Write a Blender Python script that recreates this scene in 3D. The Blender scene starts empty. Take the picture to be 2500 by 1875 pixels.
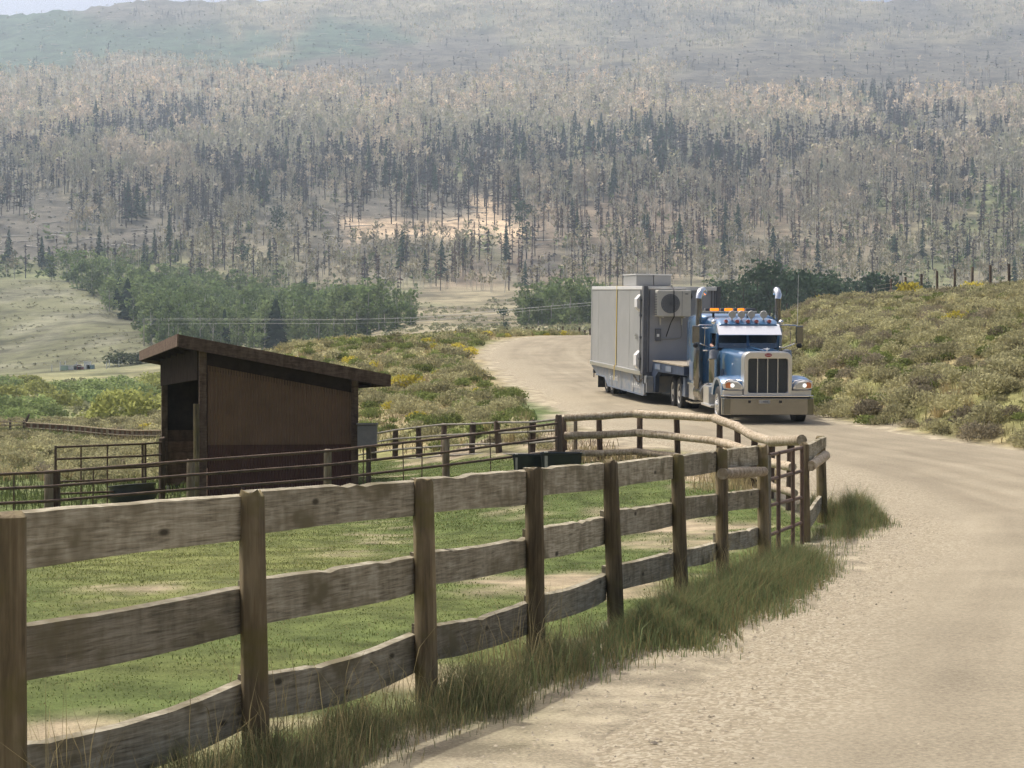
import bpy, bmesh, math, random
import numpy as np
from mathutils import Vector, Matrix, Euler

random.seed(7)
rng = np.random.default_rng(11)
S = bpy.context.scene
COL = S.collection

# ------------------------------------------------------------------ camera
EYE = 1.8
FPX = 3600.0            # focal length in units of a 2212 unit wide picture
KD = FPX / 4900.0       # the depth unit used in the layout tables below is metres / KD
cam = bpy.data.cameras.new('camera')
cam.lens = 36.0 * FPX / 2212.0
cam.sensor_width = 36.0
cam.shift_y = 59.5 / 2212.0
cam.clip_start = 0.1
cam.clip_end = 9000
cam_ob = bpy.data.objects.new('camera', cam)
COL.objects.link(cam_ob)
cam_ob.location = (0, 0, EYE)
cam_ob.rotation_euler = (math.radians(90), 0, 0)
S.camera = cam_ob

# ------------------------------------------------------------------ light
SUN_DIR = Vector((-0.40, 0.31, 0.93)).normalized()     # towards the sun
SUN_EL = math.asin(SUN_DIR.z)
SUN_AZ = math.atan2(SUN_DIR.x, SUN_DIR.y)
world = bpy.data.worlds.new('World')
S.world = world
world.use_nodes = True
wn = world.node_tree
wn.nodes.clear()
wo = wn.nodes.new('ShaderNodeOutputWorld')
wb = wn.nodes.new('ShaderNodeBackground')
ws = wn.nodes.new('ShaderNodeTexSky')
ws.sky_type = 'NISHITA'
ws.sun_disc = False
ws.sun_elevation = SUN_EL
ws.sun_rotation = SUN_AZ
ws.altitude = 500
ws.air_density = 0.6
ws.dust_density = 10.0
ws.ozone_density = 0.5
wb.inputs[1].default_value = 0.15
wn.links.new(ws.outputs[0], wb.inputs[0])
wn.links.new(wb.outputs[0], wo.inputs[0])
sun = bpy.data.lights.new('sun', 'SUN')
sun.energy = 2.6
sun.angle = math.radians(0.6)
sun.color = (1.0, 0.96, 0.88)
sun_ob = bpy.data.objects.new('sun', sun)
COL.objects.link(sun_ob)
sun_ob.location = (-60, 20, 90)
sun_ob.rotation_euler = SUN_DIR.to_track_quat('Z', 'Y').to_euler()

vs = S.view_settings
vs.view_transform = 'Standard'
vs.look = 'None'
vs.exposure = 0.36
vs.gamma = 1.0
vs.use_curve_mapping = False
S.render.engine = 'CYCLES'
S.cycles.use_denoising = True
try:
    S.cycles.denoiser = 'OPENIMAGEDENOISE'
except Exception:
    pass
S.cycles.max_bounces = 6
S.cycles.diffuse_bounces = 2
S.cycles.glossy_bounces = 3
S.cycles.transmission_bounces = 4
S.cycles.transparent_max_bounces = 6
S.cycles.volume_bounces = 1
S.cycles.sample_clamp_indirect = 6

HAZE_DENSITY = 2.6e-4

# ------------------------------------------------------------------ noise
def hash2(ix, iy, seed):
    h = (ix.astype(np.int64) * 374761393 + iy.astype(np.int64) * 668265263 + seed * 974634777) & 0x7fffffff
    h = ((h ^ (h >> 13)) * 1274126177) & 0x7fffffff
    h = h ^ (h >> 16)
    return (h & 0xffff) / 65535.0

def vnoise(x, y, seed=0):
    x = np.asarray(x, float); y = np.asarray(y, float)
    ix = np.floor(x); iy = np.floor(y)
    fx = x - ix; fy = y - iy
    fx = fx * fx * (3 - 2 * fx); fy = fy * fy * (3 - 2 * fy)
    a = hash2(ix, iy, seed); b = hash2(ix + 1, iy, seed)
    c = hash2(ix, iy + 1, seed); d = hash2(ix + 1, iy + 1, seed)
    return (a + (b - a) * fx) * (1 - fy) + (c + (d - c) * fx) * fy

def fbm(x, y, seed=0, oct=4):
    t = 0; a = 0.5; s = 0
    for k in range(oct):
        t = t + a * vnoise(np.asarray(x) * 2 ** k, np.asarray(y) * 2 ** k, seed + k * 17)
        s += a; a *= 0.5
    return t / s

def sstep(a, b, x):
    t = np.clip((x - a) / (b - a), 0, 1)
    return t * t * (3 - 2 * t)

# ------------------------------------------------------------------ terrain heights
DK = [0, 15, 25, 34, 46, 60, 75, 90, 110, 130, 150, 200, 300, 400, 450, 550, 650, 700]
TAB = {
    -900: [0, 0, 0, -.2, -.4, -.4, -.2, .1, .4, .7, 1, 2, 5, 9, 13, 27, 41, 44],
    0: [0, 0, 0, -.15, -.3, -.25, 0, .25, .5, .8, 1, 2, 5, 9, 13, 27, 40, 42.5],
    200: [0, 0, 0, -.12, -.28, -.3, -.05, .2, .5, .8, 1.05, 2, 5, 10, 15, 27, 38.5, 41],
    300: [0, 0, 0, -.1, -.25, -.3, -.1, .2, .5, .8, 1.1, 2, 4.8, 10.7, 16, 25, 35, 40],
    450: [0, 0, 0, -.05, .0, 0, .2, .6, 1.3, 2.2, 2.6, 3.5, 6.5, 11.5, 15, 23.5, 34, 40],
    600: [0, 0, 0, 0, .1, .25, .8, 1.7, 3.5, 5.4, 5.4, 5.4, 8, 12, 14.6, 22, 32, 40],
    750: [0, 0, 0, 0, .2, .4, 1.0, 2.0, 3.9, 5.8, 6.0, 6.3, 9.5, 14, 16.5, 24, 34, 40],
    900: [0, 0, 0, 0, .3, .5, 1.6, 2.6, 4.2, 5.8, 6.5, 7, 11, 16.5, 19.5, 27, 36, 41],
    1000: [0, 0, 0, .05, .45, .85, 1.8, 2.75, 4.1, 5.6, 6.8, 7.6, 11.5, 16.5, 19.5, 27, 36, 41],
    1100: [0, 0, 0, .1, .55, 1.25, 2.0, 2.8, 4.0, 5.4, 6.8, 8.2, 12, 16.5, 19, 27, 36, 41],
    1300: [0, 0, 0, .12, .7, 1.45, 2.07, 2.8, 4.0, 5.4, 6.8, 8.0, 12.5, 17, 20, 28, 37, 42],
    1600: [0, 0, 0, .15, .75, 1.45, 2.07, 2.8, 4.0, 5.4, 6.8, 8.2, 12.5, 17, 20, 28, 37, 42],
    1755: [0, 0, 0, .15, .75, 1.5, 2.6, 4.6, 6.8, 8.0, 8.4, 9.0, 12.5, 17, 20, 28, 37, 42],
    1900: [0, 0, 0, .2, .8, 1.7, 3.7, 5.1, 6.9, 8.2, 8.6, 9.1, 13, 17, 20, 28, 37, 42],
    2212: [0, 0, .05, .3, 1.0, 2.8, 4.5, 5.9, 7.5, 8.9, 9.5, 10.0, 13.5, 17, 20, 28, 37, 42],
    3100: [0, 0, .1, .8, 2.5, 4.5, 6.3, 7.5, 9, 10, 10.5, 11, 14, 17, 20, 28, 37, 42],
}
RIDGE = [(-900, 90), (-300, 62), (0, 44), (120, 33), (220, 17), (330, 8), (480, 9), (600, 5), (700, -1), (820, 3),
         (920, -4), (980, 2), (1080, -7), (1250, -7), (1600, -9), (1780, -4), (1850, 4), (1930, 7), (2000, 3),
         (2060, 6), (2140, 3), (2212, 0), (3100, -20)]
GP = np.arange(-900, 3101, 20.0)
GD = np.concatenate([np.linspace(0, 30, 16)[:-1], np.geomspace(30, 3400, 360)])

def pchip(xk, yk, x):
    xk = np.asarray(xk, float); yk = np.asarray(yk, float)
    h = np.diff(xk); d = np.diff(yk) / h
    m = np.zeros_like(yk)
    for i in range(1, len(xk) - 1):
        if d[i - 1] * d[i] > 0:
            w1 = 2 * h[i] + h[i - 1]; w2 = h[i] + 2 * h[i - 1]
            m[i] = (w1 + w2) / (w1 / d[i - 1] + w2 / d[i])
    m[0] = d[0]; m[-1] = d[-1]
    i = np.clip(np.searchsorted(xk, x) - 1, 0, len(xk) - 2)
    t = (x - xk[i]) / h[i]
    return ((1 + 2 * t) * (1 - t) ** 2 * yk[i] + t * (1 - t) ** 2 * h[i] * m[i]
            + t * t * (3 - 2 * t) * yk[i + 1] + t * t * (t - 1) * h[i] * m[i + 1])

_rx = np.array([r[0] for r in RIDGE], float); _ry = np.array([r[1] + 10 for r in RIDGE], float)
_cols = sorted(TAB)
_colz = []
for c in _cols:
    yr = float(np.interp(c, _rx, _ry))
    dk = list(DK); zk = list(TAB[c])
    for D, yy in ((850, 505), (1000, 412), (1300, 290), (1700, 176 + .25 * yr), (2200, 82 + .6 * yr), (2700, yr)):
        dk.append(D); zk.append(EYE + (889 - yy) * D / 4900)
    zt = zk[-1]
    dk += [3000, 3400]; zk += [zt - 40, zt - 110]
    _colz.append(pchip(dk, zk, np.clip(GD, 0, 3400)))
_colz = np.array(_colz)
GZ = np.empty((len(GP), len(GD)))
for j in range(len(GD)):
    GZ[:, j] = np.interp(GP, _cols, _colz[:, j])
_k = np.exp(-0.5 * (np.arange(-4, 5) / 1.6) ** 2); _k /= _k.sum()
_pad = np.pad(GZ, ((4, 4), (0, 0)), mode='edge')
GZ = sum(_k[i] * _pad[i:i + len(GP)] for i in range(9))
# the ridge line itself keeps its small bumps
_dy = np.interp(GP, _rx, _ry) - np.interp(GP, _cols, [np.interp(c, _rx, _ry) for c in _cols])
GZ -= _dy[:, None] * (GD[None, :] / 4900) * sstep(2200, 2650, GD)[None, :]

# road edges as x over depth unit
RD = np.array([-40, 0, 8, 11.5, 15, 19, 24, 29, 34, 40, 45, 50, 55, 62, 72, 85, 100, 112, 122, 132, 142, 152, 160, 168.])
RL = np.array([-3, -1.2, -.2, .25, 1.0, 2.0, 3.3, 4.6, 5.6, 5.7, 5.2, 4.0, 2.6, 1.9, 1.5, 0.9, 0.0, -.9, -1.3, -1.0, .3, 3, 7, 12])
RR = np.array([13, 15, 15.5, 15.8, 16, 16.2, 16.3, 16, 15.4, 14, 12.6, 11.3, 9.9, 8.6, 7.7, 7.2, 6.8, 7.0, 7.6, 8.6, 11, 16, 22, 32])
RZ = np.array([z for z in TAB[1300]])

def road_z(y):
    return np.interp(y / KD, DK, RZ) if np.ndim(y) == 0 else pchip(DK, RZ, np.clip(y / KD, 0, 200))

def road_lr(y):
    D = np.asarray(y) / KD
    return np.interp(D, RD, RL), np.interp(D, RD, RR)

def H(x, y):
    x = np.atleast_1d(np.asarray(x, float)); y = np.atleast_1d(np.asarray(y, float))
    D = np.clip(y / KD, 3, 3390)
    p = np.clip(1106 + 4900 * x / D, GP[0], GP[-1] - 1e-3)
    i = np.clip(((p - GP[0]) / 20).astype(int), 0, len(GP) - 2)
    j = np.clip(np.searchsorted(GD, D) - 1, 0, len(GD) - 2)
    tx = (p - GP[i]) / 20
    ty = (D - GD[j]) / (GD[j + 1] - GD[j])
    z = (GZ[i, j] * (1 - tx) + GZ[i + 1, j] * tx) * (1 - ty) + (GZ[i, j + 1] * (1 - tx) + GZ[i + 1, j + 1] * tx) * ty
    # carve the road
    l, r = road_lr(y)
    off = np.maximum(np.maximum(l - x, x - r), 0)
    w = (1 - sstep(0.2, 3.2, off)) * (y < 165 * KD) * sstep(20, 45, D)
    z = z * (1 - w) + road_z(np.clip(y, 0, 180 * KD)) * w
    # relief
    z = z + (fbm(x * .35, y * .35, 3, 3) - .5) * .16 * sstep(0.4, 3, off) * sstep(22, 40, D) * (1 - sstep(300, 420, D))
    z = z + (fbm(x * 1.1, y * 1.1, 4, 2) - .5) * .05 * (D < 60) * sstep(0, 1, off)
    m = sstep(420, 800, D)
    z = z + m * (fbm(x / 60, y / 60, 5, 4) - .5) * (4 + 9 * sstep(900, 2400, D))
    z = z + sstep(2300, 2650, D) * (fbm(x / 14, y / 14, 6, 3) - .5) * 15 * (1 - .5 * sstep(2800, 3300, D))
    return z

def h1(x, y):
    return float(H(x, y)[0])

def P(px, py, D):
    return Vector(((px - 1106) * D / 4900, D * KD, EYE + (889 - py) * D / 4900))

def XY(px, D):
    return (px - 1106) * D / 4900, D * KD

# ------------------------------------------------------------------ object helpers
def put(o, parent=None):
    COL.objects.link(o)
    if parent is not None:
        o.parent = parent
    return o

def tag(o, label=None, cat=None, group=None, kind=None):
    if label: o['label'] = label
    if cat: o['category'] = cat
    if group: o['group'] = group
    if kind: o['kind'] = kind
    return o

def thing(name, loc, label, cat, group=None, rot=(0, 0, 0)):
    o = bpy.data.objects.new(name, None)
    o.empty_display_size = .2
    o.location = loc
    o.rotation_euler = rot
    put(o)
    return tag(o, label, cat, group)

def mesh_tris(name, V, F, mats=(), col=None, mi=None, smooth=False):
    """V (n,3), F (m,3) arrays -> mesh, optional per-vertex colour"""
    V = np.asarray(V, np.float32); F = np.asarray(F, np.int32)
    me = bpy.data.meshes.new(name)
    n, m, k = len(V), len(F), F.shape[1]
    me.vertices.add(n); me.vertices.foreach_set('co', V.ravel())
    me.loops.add(m * k); me.loops.foreach_set('vertex_index', F.ravel())
    me.polygons.add(m)
    me.polygons.foreach_set('loop_start', np.arange(0, m * k, k, dtype=np.int32))
    try:
        me.polygons.foreach_set('loop_total', np.full(m, k, np.int32))
    except Exception:
        pass
    if mi is not None:
        me.polygons.foreach_set('material_index', np.asarray(mi, np.int32))
    if smooth:
        me.polygons.foreach_set('use_smooth', np.ones(m, bool))
    for q in mats: me.materials.append(q)
    if col is not None:
        a = me.color_attributes.new('Col', 'FLOAT_COLOR', 'POINT')
        c = np.ones((n, 4), np.float32); c[:, :3] = col
        a.data.foreach_set('color', c.ravel())
    me.update(calc_edges=True)
    me.validate()
    return me

class MB:
    """collects simple shapes into one mesh"""
    def __init__(s): s.v = []; s.f = []; s.m = []; s.cur = 0
    def add(s, vs, fs):
        b = len(s.v)
        s.v += [tuple(q) for q in vs]
        for f in fs:
            s.f.append(tuple(i + b for i in f)); s.m.append(s.cur)
        return s
    def box(s, x0, x1, y0, y1, z0, z1):
        v = [(x0, y0, z0), (x1, y0, z0), (x1, y1, z0), (x0, y1, z0), (x0, y0, z1), (x1, y0, z1), (x1, y1, z1), (x0, y1, z1)]
        return s.add(v, [(3, 2, 1, 0), (4, 5, 6, 7), (0, 1, 5, 4), (1, 2, 6, 5), (2, 3, 7, 6), (3, 0, 4, 7)])
    def obox(s, c, ux, uy, uz, sx, sy, sz):
        c = Vector(c); a = Vector(ux) * sx / 2; b = Vector(uy) * sy / 2; d = Vector(uz) * sz / 2
        v = [c - a - b - d, c + a - b - d, c + a + b - d, c - a + b - d, c - a - b + d, c + a - b + d, c + a + b + d, c - a + b + d]
        return s.add(v, [(3, 2, 1, 0), (4, 5, 6, 7), (0, 1, 5, 4), (1, 2, 6, 5), (2, 3, 7, 6), (3, 0, 4, 7)])
    def prism(s, poly, axis, a0, a1):
        n = len(poly)
        def pt(p, a):
            return {'x': (a, p[0], p[1]), 'y': (p[0], a, p[1]), 'z': (p[0], p[1], a)}[axis]
        v = [pt(p, a0) for p in poly] + [pt(p, a1) for p in poly]
        f = [tuple(range(n))[::-1], tuple(range(n, 2 * n))]
        f += [(i, (i + 1) % n, n + (i + 1) % n, n + i) for i in range(n)]
        return s.add(v, f)
    def loft(s, rings, cap=True):
        n = len(rings[0]); v = [p for r in rings for p in r]; f = []
        for k in range(len(rings) - 1):
            for i in range(n):
                j = (i + 1) % n
                f.append((k * n + i, k * n + j, (k + 1) * n + j, (k + 1) * n + i))
        if cap:
            f.append(tuple(range(n))[::-1]); f.append(tuple(range((len(rings) - 1) * n, len(rings) * n)))
        return s.add(v, f)
    def tube(s, pts, r, n=8, cap=True):
        pts = [Vector(p) for p in pts]; rings = []
        rr = r if isinstance(r, (list, tuple)) else [r] * len(pts)
        up = None
        for i, p in enumerate(pts):
            t = (pts[min(i + 1, len(pts) - 1)] - pts[max(i - 1, 0)]).normalized()
            if up is None:
                up = Vector((0, 0, 1)) if abs(t.z) < .9 else Vector((1, 0, 0))
            a = t.cross(up).normalized(); b = a.cross(t).normalized(); up = b
            rings.append([p + (a * math.cos(2 * math.pi * k / n) + b * math.sin(2 * math.pi * k / n)) * rr[i] for k in range(n)])
        return s.loft(rings, cap)
    def lathe(s, prof, c, axis='x', n=24):
        """prof: (radius, along) pairs"""
        rings = []
        for r, h in prof:
            ring = []
            for k in range(n):
                a = 2 * math.pi * k / n; p, q = r * math.cos(a), r * math.sin(a)
                ring.append({'x': (c[0] + h, c[1] + p, c[2] + q), 'y': (c[0] + p, c[1] + h, c[2] + q), 'z': (c[0] + p, c[1] + q, c[2] + h)}[axis])
            rings.append(ring)
        return s.loft(rings, True)
    def ball(s, c, rx, ry=None, rz=None, n=10, m=6):
        ry = ry or rx; rz = rz or rx; rings = []
        for i in range(m + 1):
            t = math.pi * (i / m) * .998 + .001
            rings.append([(c[0] + rx * math.sin(t) * math.cos(2 * math.pi * k / n), c[1] + ry * math.sin(t) * math.sin(2 * math.pi * k / n), c[2] - rz * math.cos(t)) for k in range(n)])
        return s.loft(rings, True)
    def ring_frame(s, outer, inner, axis, a0, a1):
        n = len(outer)
        def pt(p, a):
            return {'x': (a, p[0], p[1]), 'y': (p[0], a, p[1]), 'z': (p[0], p[1], a)}[axis]
        v = [pt(p, a0) for p in outer] + [pt(p, a0) for p in inner] + [pt(p, a1) for p in outer] + [pt(p, a1) for p in inner]
        f = []
        for i in range(n):
            j = (i + 1) % n
            f += [(i, j, n + j, n + i), (2 * n + i, 3 * n + i, 3 * n + j, 2 * n + j), (i, 2 * n + i, 2 * n + j, j), (n + i, n + j, 3 * n + j, 3 * n + i)]
        return s.add(v, f)
    def build(s, name, mats, parent=None, origin=(0, 0, 0), smooth=False, bevel=0, seg=2):
        me = bpy.data.meshes.new(name)
        o = Vector(origin)
        me.from_pydata([tuple(Vector(q) - o) for q in s.v], [], s.f)
        if not isinstance(mats, (list, tuple)): mats = [mats]
        for q in mats: me.materials.append(q)
        if len(mats) > 1: me.polygons.foreach_set('material_index', s.m)
        bm = bmesh.new(); bm.from_mesh(me)
        bmesh.ops.recalc_face_normals(bm, faces=bm.faces)
        bm.to_mesh(me); bm.free()
        if smooth:
            for p in me.polygons: p.use_smooth = True
            try:
                me.set_sharp_from_angle(angle=math.radians(38))
            except Exception:
                pass
        ob = bpy.data.objects.new(name, me)
        if parent is None: ob.location = o
        put(ob, parent)
        if bevel:
            b = ob.modifiers.new('bevel', 'BEVEL'); b.width = bevel; b.segments = seg; b.limit_method = 'ANGLE'; b.angle_limit = math.radians(40)
        return ob

def rrect(x0, x1, z0, z1, r, n=4, corners='abcd'):
    """rounded rectangle, corners a=low-left b=low-right c=up-right d=up-left"""
    out = []
    for key, cx, cz, a0 in (('a', x0, z0, 180), ('b', x1, z0, 270), ('c', x1, z1, 0), ('d', x0, z1, 90)):
        rr = r if key in corners else 0.004
        ox = cx + rr if cx == x0 else cx - rr
        oz = cz + rr if cz == z0 else cz - rr
        for k in range(n + 1):
            a = math.radians(a0 + 90 * k / n)
            out.append((ox + rr * math.cos(a), oz + rr * math.sin(a)))
    return out

# ------------------------------------------------------------------ materials
def new_mat(name):
    m = bpy.data.materials.new(name); m.use_nodes = True
    nt = m.node_tree; b = nt.nodes.get('Principled BSDF')
    return m, nt, b

def N(nt, t, **kw):
    n = nt.nodes.new(t)
    for k, v in kw.items(): setattr(n, k, v)
    return n

def ramp(nt, stops):
    r = nt.nodes.new('ShaderNodeValToRGB')
    el = r.color_ramp.elements
    while len(el) < len(stops): el.new(.5)
    for e, (p, c) in zip(el, stops):
        e.position = p; e.color = (*c, 1)
    return r

def plain(name, col, rough=.6, metal=0, spec=.5, var=.0, scale=8, bump=0, coat=0, emit=None, es=0, dirt=None, dirt_amt=.5):
    m, nt, b = new_mat(name)
    b.inputs['Base Color'].default_value = (*col, 1)
    b.inputs['Roughness'].default_value = rough
    b.inputs['Metallic'].default_value = metal
    b.inputs['Specular IOR Level'].default_value = spec
    if coat: b.inputs['Coat Weight'].default_value = coat; b.inputs['Coat Roughness'].default_value = .08
    if emit:
        b.inputs['Emission Color'].default_value = (*emit, 1); b.inputs['Emission Strength'].default_value = es
    if var or bump or dirt:
        tc = N(nt, 'ShaderNodeTexCoord'); no = N(nt, 'ShaderNodeTexNoise')
        no.inputs['Scale'].default_value = scale; no.inputs['Detail'].default_value = 6; no.inputs['Roughness'].default_value = .65
        nt.links.new(tc.outputs['Object'], no.inputs['Vector'])
        d = dirt or tuple(c * (1 - var) for c in col)
        r = ramp(nt, [(.35, d if not dirt else col), (.7, tuple(min(1, c * (1 + var)) for c in col) if not dirt else tuple(col[i] * (1 - dirt_amt) + dirt[i] * dirt_amt for i in range(3)))])
        nt.links.new(no.outputs[0], r.inputs[0]); nt.links.new(r.outputs[0], b.inputs['Base Color'])
        if bump:
            bp = N(nt, 'ShaderNodeBump'); bp.inputs['Strength'].default_value = bump; bp.inputs['Distance'].default_value = .02
            nt.links.new(no.outputs[0], bp.inputs['Height']); nt.links.new(bp.outputs[0], b.inputs['Normal'])
    return m

def wood(name, dark, mid, light, grain=(3, 3, 40), stain=(22, 22, 2.2), rough=.85, bump=.5, rnd=.35, moss=None, stain_w=.55, knots=False):
    m, nt, b = new_mat(name)
    tc = N(nt, 'ShaderNodeTexCoord')
    def noise(sc, detail=5, dist=0.0):
        mp = N(nt, 'ShaderNodeMapping'); mp.inputs['Scale'].default_value = sc
        oi = N(nt, 'ShaderNodeObjectInfo')
        ad = N(nt, 'ShaderNodeVectorMath', operation='ADD'); sca = N(nt, 'ShaderNodeVectorMath', operation='SCALE')
        cx = N(nt, 'ShaderNodeCombineXYZ')
        nt.links.new(oi.outputs['Random'], cx.inputs[0]); nt.links.new(oi.outputs['Random'], cx.inputs[1])
        sca.inputs['Scale'].default_value = 31; nt.links.new(cx.outputs[0], sca.inputs[0])
        nt.links.new(tc.outputs['Object'], mp.inputs['Vector']); nt.links.new(mp.outputs[0], ad.inputs[0]); nt.links.new(sca.outputs[0], ad.inputs[1])
        no = N(nt, 'ShaderNodeTexNoise'); no.inputs['Scale'].default_value = 1; no.inputs['Detail'].default_value = detail
        no.inputs['Roughness'].default_value = .65; no.inputs['Distortion'].default_value = dist
        nt.links.new(ad.outputs[0], no.inputs['Vector']); return no, oi
    g, oi = noise(grain, 5, .6)
    st, _ = noise(stain, 4)
    bl, _ = noise((2.2, 2.2, 3.0), 3)
    mx = N(nt, 'ShaderNodeMath', operation='ADD'); mx.inputs[1].default_value = 0
    m1 = N(nt, 'ShaderNodeMath', operation='MULTIPLY'); m1.inputs[1].default_value = 1 - stain_w
    m2 = N(nt, 'ShaderNodeMath', operation='MULTIPLY_ADD'); m2.inputs[1].default_value = stain_w
    nt.links.new(g.outputs[0], m1.inputs[0]); nt.links.new(st.outputs[0], m2.inputs[0]); nt.links.new(m1.outputs[0], m2.inputs[2])
    r = ramp(nt, [(.36, dark), (.48, mid), (.60, light)])
    nt.links.new(m2.outputs[0], r.inputs[0])
    hs = N(nt, 'ShaderNodeHueSaturation')
    mr = N(nt, 'ShaderNodeMapRange'); mr.inputs['To Min'].default_value = 1 - rnd; mr.inputs['To Max'].default_value = 1 + rnd * .6
    nt.links.new(oi.outputs['Random'], mr.inputs[0]); nt.links.new(mr.outputs[0], hs.inputs['Value'])
    nt.links.new(r.outputs[0], hs.inputs['Color'])
    out = hs.outputs[0]
    if moss:
        mm = N(nt, 'ShaderNodeMix', data_type='RGBA'); rr = ramp(nt, [(.5, (0, 0, 0)), (.66, (1, 1, 1))])
        nt.links.new(bl.outputs[0], rr.inputs[0]); nt.links.new(rr.outputs[0], mm.inputs[0])
        nt.links.new(out, mm.inputs[6]); mm.inputs[7].default_value = (*moss, 1); out = mm.outputs[2]
    if knots:
        vk = N(nt, 'ShaderNodeTexVoronoi'); vk.inputs['Scale'].default_value = 1
        mk = N(nt, 'ShaderNodeMapping'); mk.inputs['Scale'].default_value = (2.6, 2.6, 5.5)
        nt.links.new(tc.outputs['Object'], mk.inputs[0]); nt.links.new(mk.outputs[0], vk.inputs[0])
        rk = ramp(nt, [(.06, (1, 1, 1)), (.13, (0, 0, 0))]); nt.links.new(vk.outputs['Distance'], rk.inputs[0])
        mm2 = N(nt, 'ShaderNodeMix', data_type='RGBA'); nt.links.new(rk.outputs[0], mm2.inputs[0]); nt.links.new(out, mm2.inputs[6])
        mm2.inputs[7].default_value = (dark[0] * .5, dark[1] * .5, dark[2] * .5, 1); out = mm2.outputs[2]
    nt.links.new(out, b.inputs['Base Color'])
    b.inputs['Roughness'].default_value = rough; b.inputs['Specular IOR Level'].default_value = .2
    bp = N(nt, 'ShaderNodeBump'); bp.inputs['Strength'].default_value = bump; bp.inputs['Distance'].default_value = .012
    nt.links.new(m2.outputs[0], bp.inputs['Height']); nt.links.new(bp.outputs[0], b.inputs['Normal'])
    return m

def leafy(name, transl=.3, rnd=.25, rough=.8):
    """foliage: colour from the mesh's Col attribute, slightly different on every object"""
    m, nt, b = new_mat(name)
    at = N(nt, 'ShaderNodeAttribute'); at.attribute_name = 'Col'
    oi = N(nt, 'ShaderNodeObjectInfo'); hs = N(nt, 'ShaderNodeHueSaturation')
    mr = N(nt, 'ShaderNodeMapRange'); mr.inputs['To Min'].default_value = 1 - rnd; mr.inputs['To Max'].default_value = 1 + rnd
    nt.links.new(oi.outputs['Random'], mr.inputs[0]); nt.links.new(mr.outputs[0], hs.inputs['Value'])
    nt.links.new(at.outputs['Color'], hs.inputs['Color'])
    di = N(nt, 'ShaderNodeBsdfDiffuse'); tr = N(nt, 'ShaderNodeBsdfTranslucent'); mx = N(nt, 'ShaderNodeMixShader')
    mx.inputs[0].default_value = transl
    nt.links.new(hs.outputs[0], di.inputs[0]); nt.links.new(hs.outputs[0], tr.inputs[0])
    nt.links.new(di.outputs[0], mx.inputs[1]); nt.links.new(tr.outputs[0], mx.inputs[2])
    nt.links.new(mx.outputs[0], nt.nodes['Material Output'].inputs[0])
    nt.nodes.remove(b)
    return m

def ground_mat(name, fine=14, var=.35, bump=.6, big=1.2):
    m, nt, b = new_mat(name)
    at = N(nt, 'ShaderNodeAttribute'); at.attribute_name = 'Col'
    tc = N(nt, 'ShaderNodeTexCoord')
    n1 = N(nt, 'ShaderNodeTexNoise'); n1.inputs['Scale'].default_value = fine; n1.inputs['Detail'].default_value = 8; n1.inputs['Roughness'].default_value = .75
    n2 = N(nt, 'ShaderNodeTexNoise'); n2.inputs['Scale'].default_value = big; n2.inputs['Detail'].default_value = 5
    for n in (n1, n2): nt.links.new(tc.outputs['Object'], n.inputs['Vector'])
    a = N(nt, 'ShaderNodeMath', operation='ADD'); nt.links.new(n1.outputs[0], a.inputs[0]); nt.links.new(n2.outputs[0], a.inputs[1])
    mr = N(nt, 'ShaderNodeMapRange'); mr.inputs['From Min'].default_value = .8; mr.inputs['From Max'].default_value = 1.2
    mr.inputs['To Min'].default_value = 1 - var; mr.inputs['To Max'].default_value = 1 + var
    nt.links.new(a.outputs[0], mr.inputs[0])
    vm = N(nt, 'ShaderNodeVectorMath', operation='SCALE')
    nt.links.new(at.outputs['Color'], vm.inputs[0]); nt.links.new(mr.outputs[0], vm.inputs['Scale'])
    nt.links.new(vm.outputs[0], b.inputs['Base Color'])
    b.inputs['Roughness'].default_value = .95; b.inputs['Specular IOR Level'].default_value = .1
    bp = N(nt, 'ShaderNodeBump'); bp.inputs['Strength'].default_value = bump; bp.inputs['Distance'].default_value = .03
    nt.links.new(n1.outputs[0], bp.inputs['Height']); nt.links.new(bp.outputs[0], b.inputs['Normal'])
    return m

M = {}
M['board'] = wood('weathered_board', (.16, .138, .092), (.325, .287, .20), (.49, .44, .325), (4, 4, 70), (9, 9, 3.2), moss=(.17, .145, .085), stain_w=.36, knots=True)
M['post'] = wood('round_post', (.085, .065, .038), (.175, .135, .076), (.27, .215, .125), (34, 34, 1.6), (9, 9, 1.5), moss=(.15, .125, .05))
M['log'] = wood('peeled_log', (.20, .15, .095), (.39, .315, .215), (.57, .49, .37), (9, 9, 26), (26, 26, 4))
M['darkpost'] = wood('dark_post', (.05, .035, .025), (.10, .07, .05), (.16, .12, .085), (30, 30, 2), (8, 8, 2))
M['oldpost'] = wood('pale_post', (.14, .105, .065), (.25, .20, .13), (.36, .31, .22), (30, 30, 2), (8, 8, 2))
M['pipe'] = plain('rusty_pipe', (.13, .085, .055), .75, .2, var=.4, scale=6)
M['redpipe'] = plain('red_brown_pipe', (.125, .078, .052), .65, .1, var=.3, scale=9)
M['greypipe'] = plain('grey_pipe', (.22, .20, .16), .6, .3, var=.35, scale=6)
M['shedwall'] = plain('brown_metal_siding', (.205, .122, .074), .7, 0, spec=.12, var=.13, scale=1.6)
M['shedlow'] = plain('dark_brown_siding', (.118, .062, .046), .75, 0, spec=.1, var=.15, scale=2.2)
M['shedtrim'] = wood('brown_stained_timber', (.07, .045, .032), (.125, .08, .055), (.19, .13, .09), (5, 5, 30), (8, 8, 3))
M['shedin'] = plain('shade_dark_timber', (.05, .035, .028), .95, spec=.03, var=.3, scale=4)  # timber colour darkened to carry the shade under the roof and inside
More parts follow.
